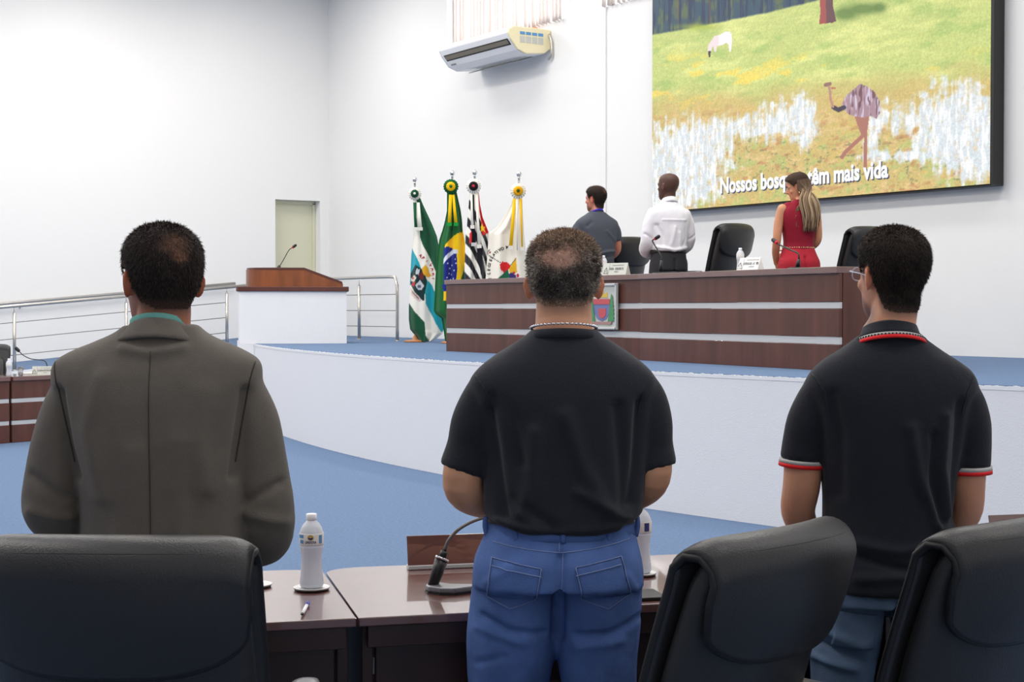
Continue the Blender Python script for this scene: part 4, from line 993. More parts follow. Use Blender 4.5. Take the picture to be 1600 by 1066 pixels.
def person(label, loc, yaw, skin, head, neck, torso, arms, legs, hair, scale=1.0, voxel=.0048, group=None, female=False, shoes=(30, 26, 24), nose=1.0, lips=None):
    hp, hy, hpitch, hs = head; nr, nto = neck
    if np.isscalar(scale): scale = (scale,)*3
    HM = Matrix.Translation(hp) @ Matrix.Rotation(math.radians(hy), 4, 'Z') @ Matrix.Rotation(math.radians(hpitch), 4, 'X') @ Matrix.Scale(hs, 4)
    g = Geo(); headgeo(g, HM, nr, nto, nose=nose)
    body_loft(torso, 50, 40, 2.3, g)
    for k, (P, R, hd) in enumerate(arms):
        capsule(P, R, 18, 6, g)
        if hd:
            w_ = np.array(P[-1]); hand(g, w_+0*w_, hd[0], hd[1], hd[2], hd[3] if len(hd) > 3 else .9, 1.0)
    for P, R in legs:
        capsule(P, R, 20, 6, g); f_ = np.array(P[-1]); capsule([f_+[0, -.03, -.055], f_+[0, .12, -.062]], [.034, .028], 12, 3, g)
    bo = fuse('person', g, voxel, skinM, None, 5, label=label, category='person')
    if group: bo['group'] = group
    bo.location = (loc[0], loc[1], loc[2]); bo.rotation_euler = (0, 0, yaw); bo.scale = scale
    me = bo.data; v = verts_of(me); nrm = norms_of(me)
    inv = np.array(HM.inverted()); p = v@inv[:3, :3].T+inv[:3, 3]
    az = np.degrees(np.arctan2(p[:, 0], -p[:, 1]-.0)); hl = hairline(az, hair.get('low', -.098))
    inear = (np.abs(p[:, 0]) > .0775) & (p[:, 2] < .024) & (p[:, 2] > -.055)
    base = np.tile(np.array(skin, float), (len(v), 1)); base *= (1+.10*(fbm(v*28)-.5))[:, None]
    base = mixc(base, np.array(skin)*np.array([1.02, .80, .74]), inear*.65)
    base = mixc(base, np.array(skin)*np.array([1.0, .86, .80]), np.clip(fbm(v*9+3)-.4, 0, 1)*.8)
    # lips and stubble shadow on the scalp edge
    lp_ = np.exp(-((p[:, 0]/.026)**2+((p[:, 2]+.062)/.008)**2)) * (p[:, 1] > .07)
    base = mixc(base, lips or np.array(skin)*np.array([.95, .66, .66]), np.clip(lp_*1.2, 0, .9))
    st_ = sst(-.028, .004, p[:, 2]-hl)*(~inear)*(p[:, 2] < .2)*(np.abs(p[:, 0]) < .1)*(p[:, 2] > -.14)
    hc = np.array(hair['rgb'], float)
    base = mixc(base, hc*.75+np.array(skin)*.25, st_*hair.get('fade', .6)*(p[:, 1] > -.2))
    if hair.get('beard'):
        bm_ = sst(-.035, -.07, p[:, 2]+.35*sst(150, 110, abs(az))*.1)*sst(60, 85, abs(az))*sst(-.17, -.125, p[:, 2])*(~inear)*(1-.8*np.clip(lp_*2, 0, 1)); base = mixc(base, hc, bm_*.38)
    set_col(me, base)
    # hair: the scalp skin lifted by the hair's own thickness
    if hair.get('bald') != 'all':
        th = hair['th']*sst(-.002, hair.get('soft', .03), p[:, 2]-hl)*(~inear)
        up_ = sst(-.06, .06, p[:, 2]); th = th*(.55+.75*up_)*(.25+.75*sst(150, 100, abs(az)*np.where(p[:, 2] > .06, .5, 1)))
        near = (np.abs(p[:, 0]) < .11) & (p[:, 1] < .14) & (p[:, 1] > -.14) & (p[:, 2] > -.14) & (p[:, 2] < .2)
        th = np.where(near & (p[:, 2] > hl), th, 0)
        bald = np.zeros(len(v))
        for (bx, bz, brx, brz, amt) in hair.get('patches', []):
            bald = np.maximum(bald, amt*sst(1.5, .55, np.sqrt(((p[:, 0]-bx)/brx)**2+((p[:, 2]-bz)/brz)**2)+1.1*(fbm(p*70)-.5))*(p[:, 1] < .02))
        lump = hair.get('lump', 0)*(fbm(p*hair.get('lfreq', 70), 3)-.42)
        nv = v+nrm*(np.maximum(.0012, th*(1-.65*bald)+lump*(th > 0)*(1-.5*bald)))[:, None]
        mask = th > 1e-5
        polys = [tuple(q.vertices) for q in me.polygons]
        fa = [q for q in polys if all(mask[i] for i in q)]
        usedv = sorted({i for q in fa for i in q}); mp = {i: k for k, i in enumerate(usedv)}; ui = np.array(usedv)
        hv = nv[ui]; hb = bald[ui]; pp = p[ui]
        def hcol(pp, hb, rr):
            c = np.tile(hc, (len(pp), 1))*(1+.0*rr)[:, None]
            n_ = fbm(pp*45+5)
            if 'rgb2' in hair: c = mixc(c, hair['rgb2'], np.clip(sst(.35, .65, n_)*.8+hair.get('mix', 0)*rr, 0, 1)*np.clip(hair.get('side2', lambda q: np.ones(len(q)))(pp), 0, 1))
            if 'top' in hair: c = mixc(c, hair['top'], sst(.045, .11, pp[:, 2])*.75)
            c = mixc(c, skin, sst(.03, .0, pp[:, 2]-hairline(np.degrees(np.arctan2(pp[:, 0], -pp[:, 1])), hair.get('low', -.098)))*hair.get('nape', .5))
            return mixc(c, np.array(hair.get('scalp', skin)), hb*.88)
        hm = bpy.data.meshes.new('hair'); 
        V = hv.tolist(); Fh = [tuple(mp[i] for i in q) for q in fa]
        C = hcol(pp, hb, np.zeros(len(pp)))*(.8+.2*hb)[:, None]
        NS_ = hair.get('n', 9000)
        if NS_:
            cen = np.array([hv[list(q)].mean(0) for q in Fh]); cb = np.array([hb[list(q)].mean() for q in Fh]); cp = np.array([pp[list(q)].mean(0) for q in Fh])
            cn = np.array([nrm[ui[list(q)]].mean(0) for q in Fh]); cn /= np.linalg.norm(cn, axis=1)[:, None]+1e-9
            pick = rng.integers(0, len(Fh), NS_); keep = rng.random(NS_) > cb[pick]*.9; pick = pick[keep]; m_ = len(pick)
            jit = rng.normal(0, .0016, (m_, 3)); o_ = cen[pick]+jit-cn[pick]*.002
            down = np.array([0, 0, -1.]); comb = np.tile(down, (m_, 1))
            comb = comb-cn[pick]*np.sum(comb*cn[pick], 1)[:, None]
            L_ = hair.get('len', .009)*rng.uniform(.6, 1.25, m_)*(.35+.65*sst(0, .05, cp[pick][:, 2]-hairline(np.degrees(np.arctan2(cp[pick][:, 0], -cp[pick][:, 1])), hair.get('low', -.098))))
            dr_ = cn[pick]*hair.get('lift', .5)+comb*hair.get('comb', .8)+rng.normal(0, hair.get('mess', .35), (m_, 3)); dr_ /= np.linalg.norm(dr_, axis=1)[:, None]
            side = np.cross(dr_, cn[pick]+rng.normal(0, .2, (m_, 3))); side /= np.linalg.norm(side, axis=1)[:, None]+1e-9; wd = .00075
            mid = o_+dr_*(L_*.55)[:, None]; bend = dr_+comb*.6+rng.normal(0, hair.get('mess', .35)*.8, (m_, 3)); bend /= np.linalg.norm(bend, axis=1)[:, None]
            tip = mid+bend*(L_*.45)[:, None]
            k0 = len(V); q = np.stack([o_-side*wd, o_+side*wd, mid+side*wd*.8, mid-side*wd*.8, tip], 1).reshape(-1, 3)
            V += q.tolist(); 
            for i in range(m_): b_ = k0+5*i; Fh += [(b_, b_+1, b_+2, b_+3), (b_+3, b_+2, b_+4)]
            rr = rng.random(m_); cs = hcol(cp[pick], cb[pick], rr)*rng.uniform(.65, 1.35, m_)[:, None]
            C = np.r_[C, np.repeat(cs, 5, 0)]
        hm.from_pydata(V, [], Fh); hm.update(); set_col(hm, C); link('hair', hm, hairM, bo, True)
    # eyes, brows
    for s in (-1, 1):
        e = mk('eye', xf(ball(Geo(), (s*.030, .0775, -.002), (.0125, .0115, .0095), 18, 12), HM), M['eye'], bo, True)
        mk('iris', xf(ball(Geo(), (s*.030, .0868, -.002), (.0055, .004, .0055), 14, 8), HM), M['iris'], e, True)
        mk('eyelid', xf(tube([(s*.016, .083, .001), (s*.030, .0895, .0065), (s*.044, .079, .001)], [.002, .0042, .002], 10, 5), HM), mat('eyelid', tuple(int(c*.8) for c in skin), .5), bo, True)
        mk('eyebrow', xf(tube([(s*.014, .0935, .019), (s*.032, .0935, .025), (s*.050, .077, .020)], [.003, .0035, .0015], 8, 4), HM), mat('eyebrow', tuple(hair.get('brow', hair['rgb'])), .8), bo, True)
    for P, R in legs:
        f_ = P[-1]
        a = [ering(z, f_[0], f_[1]+cy, hw, hl_, 28, 2.6) for z, cy, hw, hl_ in ((0.0, .055, .046, .138), (.02, .055, .05, .145), (.045, .05, .047, .138), (.065, .02, .044, .10), (.085, -.015, .042, .06), (.10, -.02, .04, .052))]
        mk('shoe', rings(Geo(), a), mat('shoe', shoes, .4), bo, True)
    return bo, HM
def garment(name, bo, rings_, tubes, m, voxel=.006, it=12, e=2.3, folds=(), wrink=0, wf=9, extra=None):
    g = Geo()
    if rings_: body_loft(rings_, 60, 44, e, g)
    for P, R, *r in tubes:
        if r and r[0] == 'cap': tube(P, R, 22, 6, g); ball(g, P[0], R[0])
        else: tube(P, R, 22, 6, g); ball(g, P[0], R[0])
    if extra: extra(g)
    o = fuse(name, g, voxel, m, bo, it)
    me = o.data; v = verts_of(me); n = norms_of(me); d = np.zeros(len(v))
    for (pts, amp, wd, sd) in folds:
        amp *= 1.5; wd *= 1.1      # sd -1: wearer's back, 1: front, 0: all round
        k = np.exp(-(segd(v[:, 0], v[:, 2], pts)/wd)**2)
        if sd: k = k*(sst(.05, -.02, v[:, 1]) if sd < 0 else sst(-.05, .02, v[:, 1]))
        d += amp*k
    if wrink: d += wrink*(fbm(v*np.array([wf, wf, wf*.6])+2, 3)-.5)*2
    set_verts(me, v+n*d[:, None]); return o
def bvh(o): return BVHTree.FromPolygons([tuple(q.co) for q in o.data.vertices], [tuple(q.vertices) for q in o.data.polygons])
def surf(tree, x, z, off=.001, back=True):
    s = -1 if back else 1
    h = tree.ray_cast(Vector((x, s*1.0, z)), Vector((0, -s, 0)))
    return None if h[0] is None else np.array(h[0]+h[1]*off)
def seam(name, tree, pts, m, parent, r=.0012, n=24, off=.0006, back=True):
    P = []; pts = np.array(pts, float); t = np.r_[0, np.cumsum(np.linalg.norm(np.diff(pts, axis=0), axis=1))]
    for s in np.linspace(0, t[-1], n):
        q = surf(tree, np.interp(s, t, pts[:, 0]), np.interp(s, t, pts[:, 1]), off, back)
        if q is not None: P.append(q)
    return mk(name, tube(P, r, 6, 1), m, parent, True) if len(P) > 2 else None
def patch(name, tree, poly, m, parent, off=.003, n=14, back=True):
    """raised cloth patch: quad poly (tl,tr,br,bl) in x,z on the back"""
    tl, tr, br, bl = [np.array(q, float) for q in poly]; V = []
    for i in range(n):
        for j in range(n):
            a, b = j/(n-1), i/(n-1); q = (tl*(1-a)+tr*a)*(1-b)+(bl*(1-a)+br*a)*b
            p = surf(tree, q[0], q[1], off, back)
            if p is None: p = np.array(V[-1]) if V else np.zeros(3)
            V.append(p)
    F = [(i*n+j, i*n+j+1, (i+1)*n+j+1, (i+1)*n+j) for i in range(n-1) for j in range(n-1)]
    return mk(name, Geo().add(V, F), m, parent, True, solid=.003)
def band(name, rows, m, parent, n=48, th=.003, e=2.1, a0=0, a1=2*PI):
    """cloth band through elliptical rows (z back, z front, cx, cy, a, b)"""
    t = np.linspace(a0, a1, n, endpoint=(a1-a0 < 6.28)); R = []
    for zb, zf, cx, cy, a, b in rows:
        R.append([(cx+a*math.cos(q), cy+b*math.sin(q), zb+(zf-zb)*(1+math.sin(q))/2) for q in t])
    v = [p for r in R for p in r]; f = []; m_ = len(t)
    for i in range(len(R)-1):
        for j in range(m_ if a1-a0 > 6.28 else m_-1): f.append((i*m_+j, i*m_+(j+1) % m_, (i+1)*m_+(j+1) % m_, (i+1)*m_+j))
    return mk(name, Geo().add(v, f), m, parent, True, solid=th)
def cloth(name, rgb, rough=.85, **kw):
    kw = {**dict(bump=.35, bscale=300, spec=.15, sheen=.05), **kw}
    return mat(name, rgb, rough, **kw)
def inner(R, k=.016): return [(z, cx, cy, max(.02, a-k), max(.02, b-k)) for z, cx, cy, a, b in R]
def crew(X, D, z=0): x, y = camxy(X, D); return (x, y, z)

# man in black t-shirt and jeans (middle)
T2 = [(.985, -.006, -.012, .181, .151), (1.0, -.003, -.012, .185, .149), (1.06, 0, -.011, .190, .142), (1.14, .004, -.012, .193, .136), (1.22, .002, -.016, .202, .133), (1.29, 0, -.022, .213, .126), (1.335, -.002, -.022, .220, .117), (1.37, -.002, -.022, .198, .106), (1.402, 0, -.020, .160, .094), (1.43, 0, -.017, .120, .081), (1.45, 0, -.014, .092, .072), (1.464, 0, -.012, .078, .067)]
m2, H2 = person('man in black t-shirt and blue jeans standing with back turned, seen between two bottles', crew(.127, 3.78), YAW, (214, 160, 128),
    ((0, .0, 1.578), 0, 4, 1.0), (.069, (0, -.012, 1.44)), inner(T2, .022),
    [([(-.150, -.012, 1.295), (-.210, -.005, 1.20), (-.238, -.008, 1.08), (-.19, .07, 1.035), (-.05, .225, .985)], [.045, .052, .048, .047, .030], ((.5, .85, -.15), (.5, -.5, -.2), (0, .1, 1), .8)),
     ([(.150, -.012, 1.295), (.196, -.005, 1.20), (.208, -.005, 1.10), (.165, .07, 1.05), (.05, .215, .995)], [.045, .050, .046, .045, .030], ((-.6, .8, -.1), (-.5, -.5, -.2), (0, .1, 1), .8))],
    [([(-.10, -.01, .86), (-.128, 0, .70), (-.135, .02, .46), (-.14, 0, .09)], [.088, .085, .058, .038]), ([(.085, -.01, .86), (.09, 0, .70), (.10, .02, .46), (.11, 0, .09)], [.088, .078, .056, .038])],
    dict(rgb=(70, 64, 60), rgb2=(172, 160, 148), mix=.5, th=.007, lump=.014, lfreq=75, len=.012, lift=.55, comb=.15, mess=.8, n=26000, top=(156, 126, 102), nape=.75, fade=.35, low=-.057, soft=.04,
         patches=[(-.010, .062, .042, .022, 1.0)], side2=lambda q: .35+.75*sst(.035, .07, abs(q[:, 0]))+.3*sst(.03, .08, q[:, 2]), scalp=(196, 152, 132)), shoes=(70, 55, 45), scale=(1.042, 1.02, 1.004))
tee = cloth('black_jersey', (38, 40, 48), .8, sheen=.12)
sh2 = garment('t_shirt', m2, T2, [([(-.150, -.020, 1.345), (-.178, -.014, 1.295), (-.203, -.008, 1.235), (-.213, 0, 1.178), (-.232, 0, 1.115)], [.05, .060, .062, .063, .065]), ([(.150, -.020, 1.345), (.178, -.014, 1.295), (.195, -.008, 1.235), (.199, 0, 1.178), (.210, 0, 1.122)], [.05, .060, .061, .060, .061])], tee,
    folds=[([(-.165, 1.30), (-.12, 1.24), (-.10, 1.15)], -.006, .014, -1), ([(-.175, 1.27), (-.155, 1.12), (-.14, 1.02)], -.010, .013, -1), ([(-.07, 1.22), (-.075, 1.1), (-.10, 1.03)], .007, .016, -1),
           ([(.0, 1.26), (.035, 1.15), (.09, 1.04)], .007, .018, -1), ([(.12, 1.28), (.13, 1.16), (.135, 1.05)], -.008, .014, -1), ([(.175, 1.29), (.165, 1.15), (.155, 1.05)], -.010, .012, -1),
           ([(-.15, 1.0), (-.05, .975), (.12, .985)], .006, .012, -1), ([(.03, 1.08), (.14, 1.01)], .006, .012, -1), ([(-.12, 1.06), (-.03, 1.0)], -.005, .012, -1)], wrink=.004)
v = verts_of(sh2.data); k_ = sst(1.03, .985, v[:, 2])*(np.abs(v[:, 0]) < .2); v[:, 2] += k_*(.022*(v[:, 0]/.17)**2-.004); set_verts(sh2.data, v)
t2 = bvh(sh2)
band('neck_rib', [(1.446, 1.424, 0, -.017, .091, .083), (1.457, 1.436, 0, -.016, .083, .079), (1.466, 1.446, 0, -.015, .078, .077)], tee, sh2, th=.004)
for s in (-1, 1): seam('shoulder_seam', t2, [(s*.205, 1.352), (s*.178, 1.31), (s*.166, 1.25)], tee, sh2, .0016)
ch = mat('silver_chain', (225, 225, 230), .25, metal=1)
g = Geo()
for q in np.arange(46)*2*PI/46: ball(g, (0.0765*math.cos(q), -.016+.0775*math.sin(q), 1.478-.012*(1+math.sin(q))/2*2), (.0048, .0034, .0034), 8, 5)
mk('necklace', g, ch, m2, True)
J2 = [(.70, -.018, -.01, .19, .11), (.79, -.016, -.018, .200, .137), (.84, -.014, -.024, .203, .150), (.90, -.012, -.022, .197, .150), (.95, -.008, -.014, .181, .140), (.985, -.006, -.008, .170, .132), (.992, -.006, -.008, .168, .130)]
denim = mat('blue_denim', (92, 120, 180), .85, bump=.5, bscale=500, var=.16, vscale=14, spec=.15)
jn = garment('jeans', m2, J2[2:], [([(-.106, -.02, .87), (-.112, -.016, .79), (-.124, -.006, .70), (-.134, .01, .46), (-.14, 0, .10)], [.106, .109, .107, .080, .062]), ([(.080, -.02, .87), (.078, -.016, .79), (.080, -.006, .70), (.095, .01, .46), (.11, 0, .10)], [.105, .106, .100, .078, .06])], denim, voxel=.0055,
    folds=[([(-.19, .775), (-.13, .745), (-.05, .735)], -.006, .009, -1), ([(.03, .730), (.10, .735), (.17, .765)], -.006, .009, -1), ([(-.20, .745), (-.10, .715)], .003, .009, -1), ([(.03, .70), (.13, .715)], .003, .010, -1), ([(-.18, .86), (-.13, .90)], .003, .008, -1), ([(.14, .88), (.17, .83)], .003, .008, -1),
           ([(-.012, .93), (-.014, .80), (-.016, .72)], -.010, .010, -1), ([(-.20, .66), (-.14, .68)], -.003, .009, -1)], wrink=.006, wf=11)
tj = bvh(jn); thread = mat('pale_thread', (136, 152, 196), .8)
for nm, P in (('stitching', [(-.165, .955), (-.09, .945), (-.012, .938), (.07, .947), (.15, .962)]), ('stitching', [(-.014, .985), (-.015, .94)]), ('stitching', [(-.006, .935), (-.008, .88), (-.010, .83)])):
    seam(nm, tj, P, thread, jn, .0011, 40)
for (tl, tr, br, bl, tip) in (((-.165, .920), (-.055, .902), (-.068, .822), (-.178, .828), (-.125, .800)), ((.022, .905), (.125, .925), (.150, .835), (.040, .822), (.098, .800))):
    pk = patch('back_pocket', tj, (tl, tr, br, bl), denim, jn)
    pk2 = bvh(pk)
    dz = -.018
    for P in ([tl, tr], [(tl[0], tl[1]+dz), (tr[0], tr[1]+dz)], [tl, bl, tip, br, tr]): seam('stitching', tj, P, thread, pk, .0011, 40, off=.0058)
belt_m = mat('brown_belt', (72, 62, 58), .6)
band('belt', [(.985, .985, -.006, -.008, .172, .134), (1.005, 1.005, -.006, -.008, .173, .135), (1.012, 1.012, -.006, -.008, .172, .134)], belt_m, m2)
band('waistband', [(.962, .962, -.006, -.010, .180, .141), (.985, .985, -.006, -.008, .175, .137), (.992, .992, -.006, -.008, .172, .134)], denim, jn, th=.004)
for q in (-2.9, -2.2, -1.57, -.95, -.25, 1.0, 2.1):
    x, y = -.006+.179*math.cos(q), -.008+.141*math.sin(q)
    mk('belt_loop', tube([(x, y, .960), (x*1.03, y*1.03, .985), (x*1.02, y*1.02, 1.008)], .006, 8, 3), denim, jn, True)

# man in grey-brown suit (left)
T1 = [(.74, .01, 0, .20, .145), (.86, .01, -.005, .192, .142), (.98, .012, -.006, .184, .138), (1.08, .012, -.008, .184, .137), (1.18, .006, -.012, .196, .140), (1.27, .0, -.018, .213, .136), (1.33, -.002, -.02, .228, .128), (1.37, -.002, -.02, .232, .118), (1.40, 0, -.02, .222, .104), (1.425, 0, -.018, .180, .092), (1.447, .002, -.015, .130, .082), (1.465, .004, -.012, .096, .073), (1.478, .004, -.012, .082, .067)]
m1, H1 = person('man in grey-brown suit with short dark hair and thinning crown, seen from behind', crew(-.809, 3.53), YAW+math.radians(2), (166, 108, 80),
    ((.004, .0, 1.582), 30, 2, 1.0), (.061, (.0, -.012, 1.44)), inner(T1, .02),
    [([(-.185, -.01, 1.33), (-.225, -.01, 1.22), (-.235, -.01, 1.06), (-.18, .08, 1.02), (-.04, .22, .97)], [.045, .042, .034, .034, .028], ((.5, .85, -.2), (.5, -.5, -.2), (0, .1, 1), .8)),
     ([(.185, -.01, 1.33), (.225, -.01, 1.22), (.235, -.01, 1.03), (.18, .08, .98), (.05, .22, .95)], [.045, .042, .034, .034, .028], ((-.5, .85, -.2), (-.5, -.5, -.2), (0, .1, 1), .8))],
    [([(-.10, 0, .86), (-.11, 0, .50), (-.11, 0, .09)], [.085, .058, .038]), ([(.11, 0, .86), (.12, 0, .50), (.12, 0, .09)], [.085, .058, .038])],
    dict(rgb=(44, 35, 32), th=.008, len=.010, lift=.35, comb=1.0, mess=.35, n=26000, nape=.3, fade=.55, low=-.066, soft=.012, lump=.002, rgb2=(50, 41, 38), top=(66, 54, 51),
         patches=[(-.006, .076, .026, .020, .50), (.004, .056, .017, .015, .62)], scalp=(168, 116, 88)), scale=(1.03, 1.0, 1.003))
suit = mat('suit_wool', (104, 97, 89), .8, bump=.5, bscale=450, var=.05, vscale=30, spec=.2, sheen=.15)
def vent(g): pass
jk = garment('suit_jacket', m1, T1, [([(-.172, -.018, 1.345), (-.205, -.014, 1.26), (-.230, -.008, 1.15), (-.236, -.002, 1.055), (-.19, .075, 1.01), (-.09, .175, .985)], [.055, .062, .064, .066, .06, .05]),
    ([(.172, -.018, 1.345), (.203, -.014, 1.26), (.222, -.008, 1.15), (.238, -.004, 1.03), (.215, .06, .97), (.10, .175, .955)], [.055, .061, .062, .064, .06, .05])], suit,
    folds=[([(-.20, 1.33), (-.185, 1.22), (-.165, 1.14)], -.010, .010, -1), ([(.20, 1.33), (.185, 1.22), (.175, 1.14)], -.010, .010, -1), ([(-.10, 1.36), (-.13, 1.25), (-.10, 1.1)], .006, .02, -1), ([(.12, 1.33), (.10, 1.25), (.12, 1.12)], .006, .022, -1),
           ([(-.06, 1.425), (.0, 1.415), (.07, 1.425)], .006, .010, -1), ([(-.03, 1.2), (-.06, 1.0), (-.07, .85)], .006, .022, -1), ([(.07, 1.22), (.06, 1.0), (.08, .85)], .006, .022, -1), ([(.0, 1.3), (.0, 1.1), (.0, .85)], -.002, .004, -1),
           ([(-.27, 1.14), (-.20, 1.09)], -.006, .010, 0), ([(-.27, 1.06), (-.19, 1.04)], .006, .012, 0), ([(.27, 1.12), (.2, 1.08)], -.006, .010, 0), ([(.28, 1.03), (.2, 1.05)], .006, .012, 0)], wrink=.005, wf=7)
tk = bvh(jk); dseam = mat('suit_seam', (60, 56, 50), .9)
patch('shirt_front', tk, ((-.055, 1.435), (.060, 1.435), (.012, 1.16), (-.002, 1.16)), cloth('teal_front', (108, 168, 160), .8), m1, .002, 14, False)
for s in (-1, 1): patch('lapel', tk, ((.003+s*.062, 1.44), (.003+s*.125, 1.36), (.004+s*.035, 1.12), (.004+s*.006, 1.13)), suit, jk, .007, 14, False)
seam('back_seam', tk, [(.002, 1.42), (.004, 1.2), (.006, .80)], dseam, jk, .0011, 60)
for s in (-1, 1): seam('sleeve_seam', tk, [(s*.218, 1.395), (s*.204, 1.33), (s*.190, 1.25), (s*.176, 1.17)], dseam, jk, .0018, 40)
band('collar', [(1.452, 1.37, .002, -.020, .112, .092), (1.460, 1.38, .002, -.019, .106, .088), (1.475, 1.40, .002, -.017, .086, .078), (1.490, 1.42, .002, -.014, .071, .071), (1.493, 1.43, .002, -.013, .068, .068)], suit, jk, th=.006)
band('shirt_collar', [(1.47, 1.42, .002, -.012, .068, .067), (1.495, 1.44, .002, -.012, .0655, .067), (1.506, 1.455, .002, -.012, .0635, .0655)], cloth('teal_cotton', (108, 168, 160), .8), m1, th=.003)
for s, P in ((-1, [(-.09, .175, .985), (-.075, .195, .98)]), (1, [(.10, .175, .955), (.085, .195, .953)])): mk('shirt_cuff', tube(P, [.036, .035], 18, 1), cloth('teal_cuff', (108, 168, 160), .8), m1, True)
garment('trousers', m1, [(.80, .008, -.01, .175, .13), (.90, .008, -.008, .17, .125), (.98, .008, 0, .155, .115)], [([(-.09, -.01, .87), (-.10, 0, .70), (-.11, 0, .46), (-.11, 0, .07)], [.10, .095, .075, .066]), ([(.10, -.01, .87), (.11, 0, .70), (.12, 0, .46), (.12, 0, .07)], [.10, .095, .075, .066])], suit, voxel=.008)

# man in black polo with red tipping (right)
T3 = [(.795, -.008, -.012, .174, .156), (.83, -.008, -.012, .173, .153), (.88, -.004, -.010, .168, .146), (1.0, 0, -.008, .167, .133), (1.1, .0, -.01, .174, .130), (1.2, .002, -.015, .188, .128), (1.27, .002, -.02, .204, .124), (1.315, .002, -.02, .222, .118), (1.355, .002, -.02, .206, .108), (1.385, 0, -.018, .174, .098), (1.41, 0, -.016, .136, .086), (1.435, 0, -.014, .102, .075), (1.452, 0, -.012, .082, .067)]
m3, H3 = person('man in black polo shirt with red collar stripe standing at right, back turned', crew(.976, 3.98), YAW+math.radians(-3), (210, 152, 122),
    ((.008, .0, 1.607), 24, 3, .965), (.060, (.0, -.012, 1.45)), inner(T3, .02),
    [([(-.150, -.012, 1.29), (-.206, -.005, 1.20), (-.222, .0, 1.06), (-.226, .03, .98), (-.14, .17, .83)], [.042, .050, .049, .044, .028], ((.6, .5, -.5), (.5, -.6, -.2), (.2, .5, .8), .8)),
     ([(.150, -.012, 1.29), (.198, -.005, 1.20), (.204, .0, 1.06), (.202, .03, .98), (.12, .18, .83)], [.042, .047, .045, .042, .028], ((-.6, .5, -.5), (-.5, -.6, -.2), (-.2, .5, .8), .8))],
    [([(-.09, 0, .86), (-.105, 0, .68), (-.115, .01, .46), (-.12, 0, .09)], [.085, .08, .055, .038]), ([(.09, 0, .86), (.10, 0, .68), (.105, .01, .46), (.11, 0, .09)], [.085, .08, .055, .038])],
    dict(rgb=(32, 26, 24), th=.009, len=.010, lift=.5, comb=.9, mess=.3, n=30000, nape=.25, fade=.5, low=-.098, soft=.018, rgb2=(50, 40, 35), top=(88, 74, 66), beard=True))
polo = cloth('black_pique', (35, 37, 45), .85, sheen=.12)
redm = cloth('red_tipping', (224, 40, 44), .7); whm = cloth('grey_tipping', (190, 188, 186), .7)
sh3 = garment('polo_shirt', m3, T3, [([(-.150, -.018, 1.335), (-.176, -.014, 1.285), (-.200, -.008, 1.23), (-.214, 0, 1.17), (-.219, .002, 1.125)], [.05, .058, .060, .059, .060]), ([(.150, -.018, 1.335), (.178, -.014, 1.285), (.198, -.008, 1.23), (.206, 0, 1.17), (.207, .002, 1.11)], [.05, .058, .060, .058, .058])], polo,
    folds=[([(-.16, 1.30), (-.14, 1.2), (-.14, 1.05)], -.006, .014, -1), ([(.03, 1.22), (.05, 1.1), (.10, .98)], .008, .014, -1), ([(.12, 1.25), (.11, 1.12), (.13, 1.0)], .008, .012, -1), ([(.09, 1.2), (.085, 1.08), (.11, .98)], -.008, .010, -1),
           ([(.16, 1.28), (.15, 1.1), (.155, .98)], -.008, .012, -1), ([(-.13, .93), (0, .91), (.14, .93)], .005, .012, -1), ([(-.12, .90), (.02, .865), (.14, .89)], -.006, .010, -1), ([(-.1, .84), (.05, .85), (.15, .87)], .005, .012, -1), ([(.1, .97), (.16, .95)], .006, .01, -1)], wrink=.005)
t3 = bvh(sh3)
band('collar', [(1.490, 1.45, 0, -.011, .0635, .063), (1.487, 1.45, 0, -.012, .068, .067), (1.468, 1.425, 0, -.013, .076, .072), (1.462, 1.41, 0, -.016, .087, .082)], polo, sh3, th=.0035)
band('collar_stripe', [(1.4615, 1.408, 0, -.016, .0875, .0825), (1.455, 1.398, 0, -.016, .091, .086)], whm, sh3, th=.0035)
g = Geo()
for q in np.arange(64)*2*PI/64:
    boxg((.0908*math.cos(q), -.016+.0858*math.sin(q), 1.4570-.05*(1+math.sin(q))/2), (.0035, .0035, .005), g, q)
mk('collar_zigzag', g, polo, sh3)
band('collar_edge', [(1.4545, 1.396, 0, -.016, .0915, .0865), (1.447, 1.386, 0, -.017, .096, .091)], redm, sh3, th=.004)
for s, c, ax, r in ((-1, (-.2195, .002, 1.124), (-.12, .0, -1), .0605), (1, (.2075, .002, 1.109), (.02, 0, -1), .0585)):
    d = np.array([s*.02 if s > 0 else -.06, .04, -1.]); d /= np.linalg.norm(d); c = np.array(c)
    mk('sleeve_band', tube([c-d*.004, c+d*.006], [r*1.0, r*1.01], 28, 1), whm, sh3, True)
    mk('sleeve_edge', tube([c+d*.006, c+d*.016], [r*1.01, r*1.02], 28, 1), redm, sh3, True)
    seam('shoulder_seam', t3, [(s*.202, 1.35), (s*.178, 1.31), (s*.166, 1.25)], polo, sh3, .002)
den2 = mat('dark_denim', (104, 126, 154), .85, bump=.5, bscale=500, var=.22, vscale=10, spec=.15)
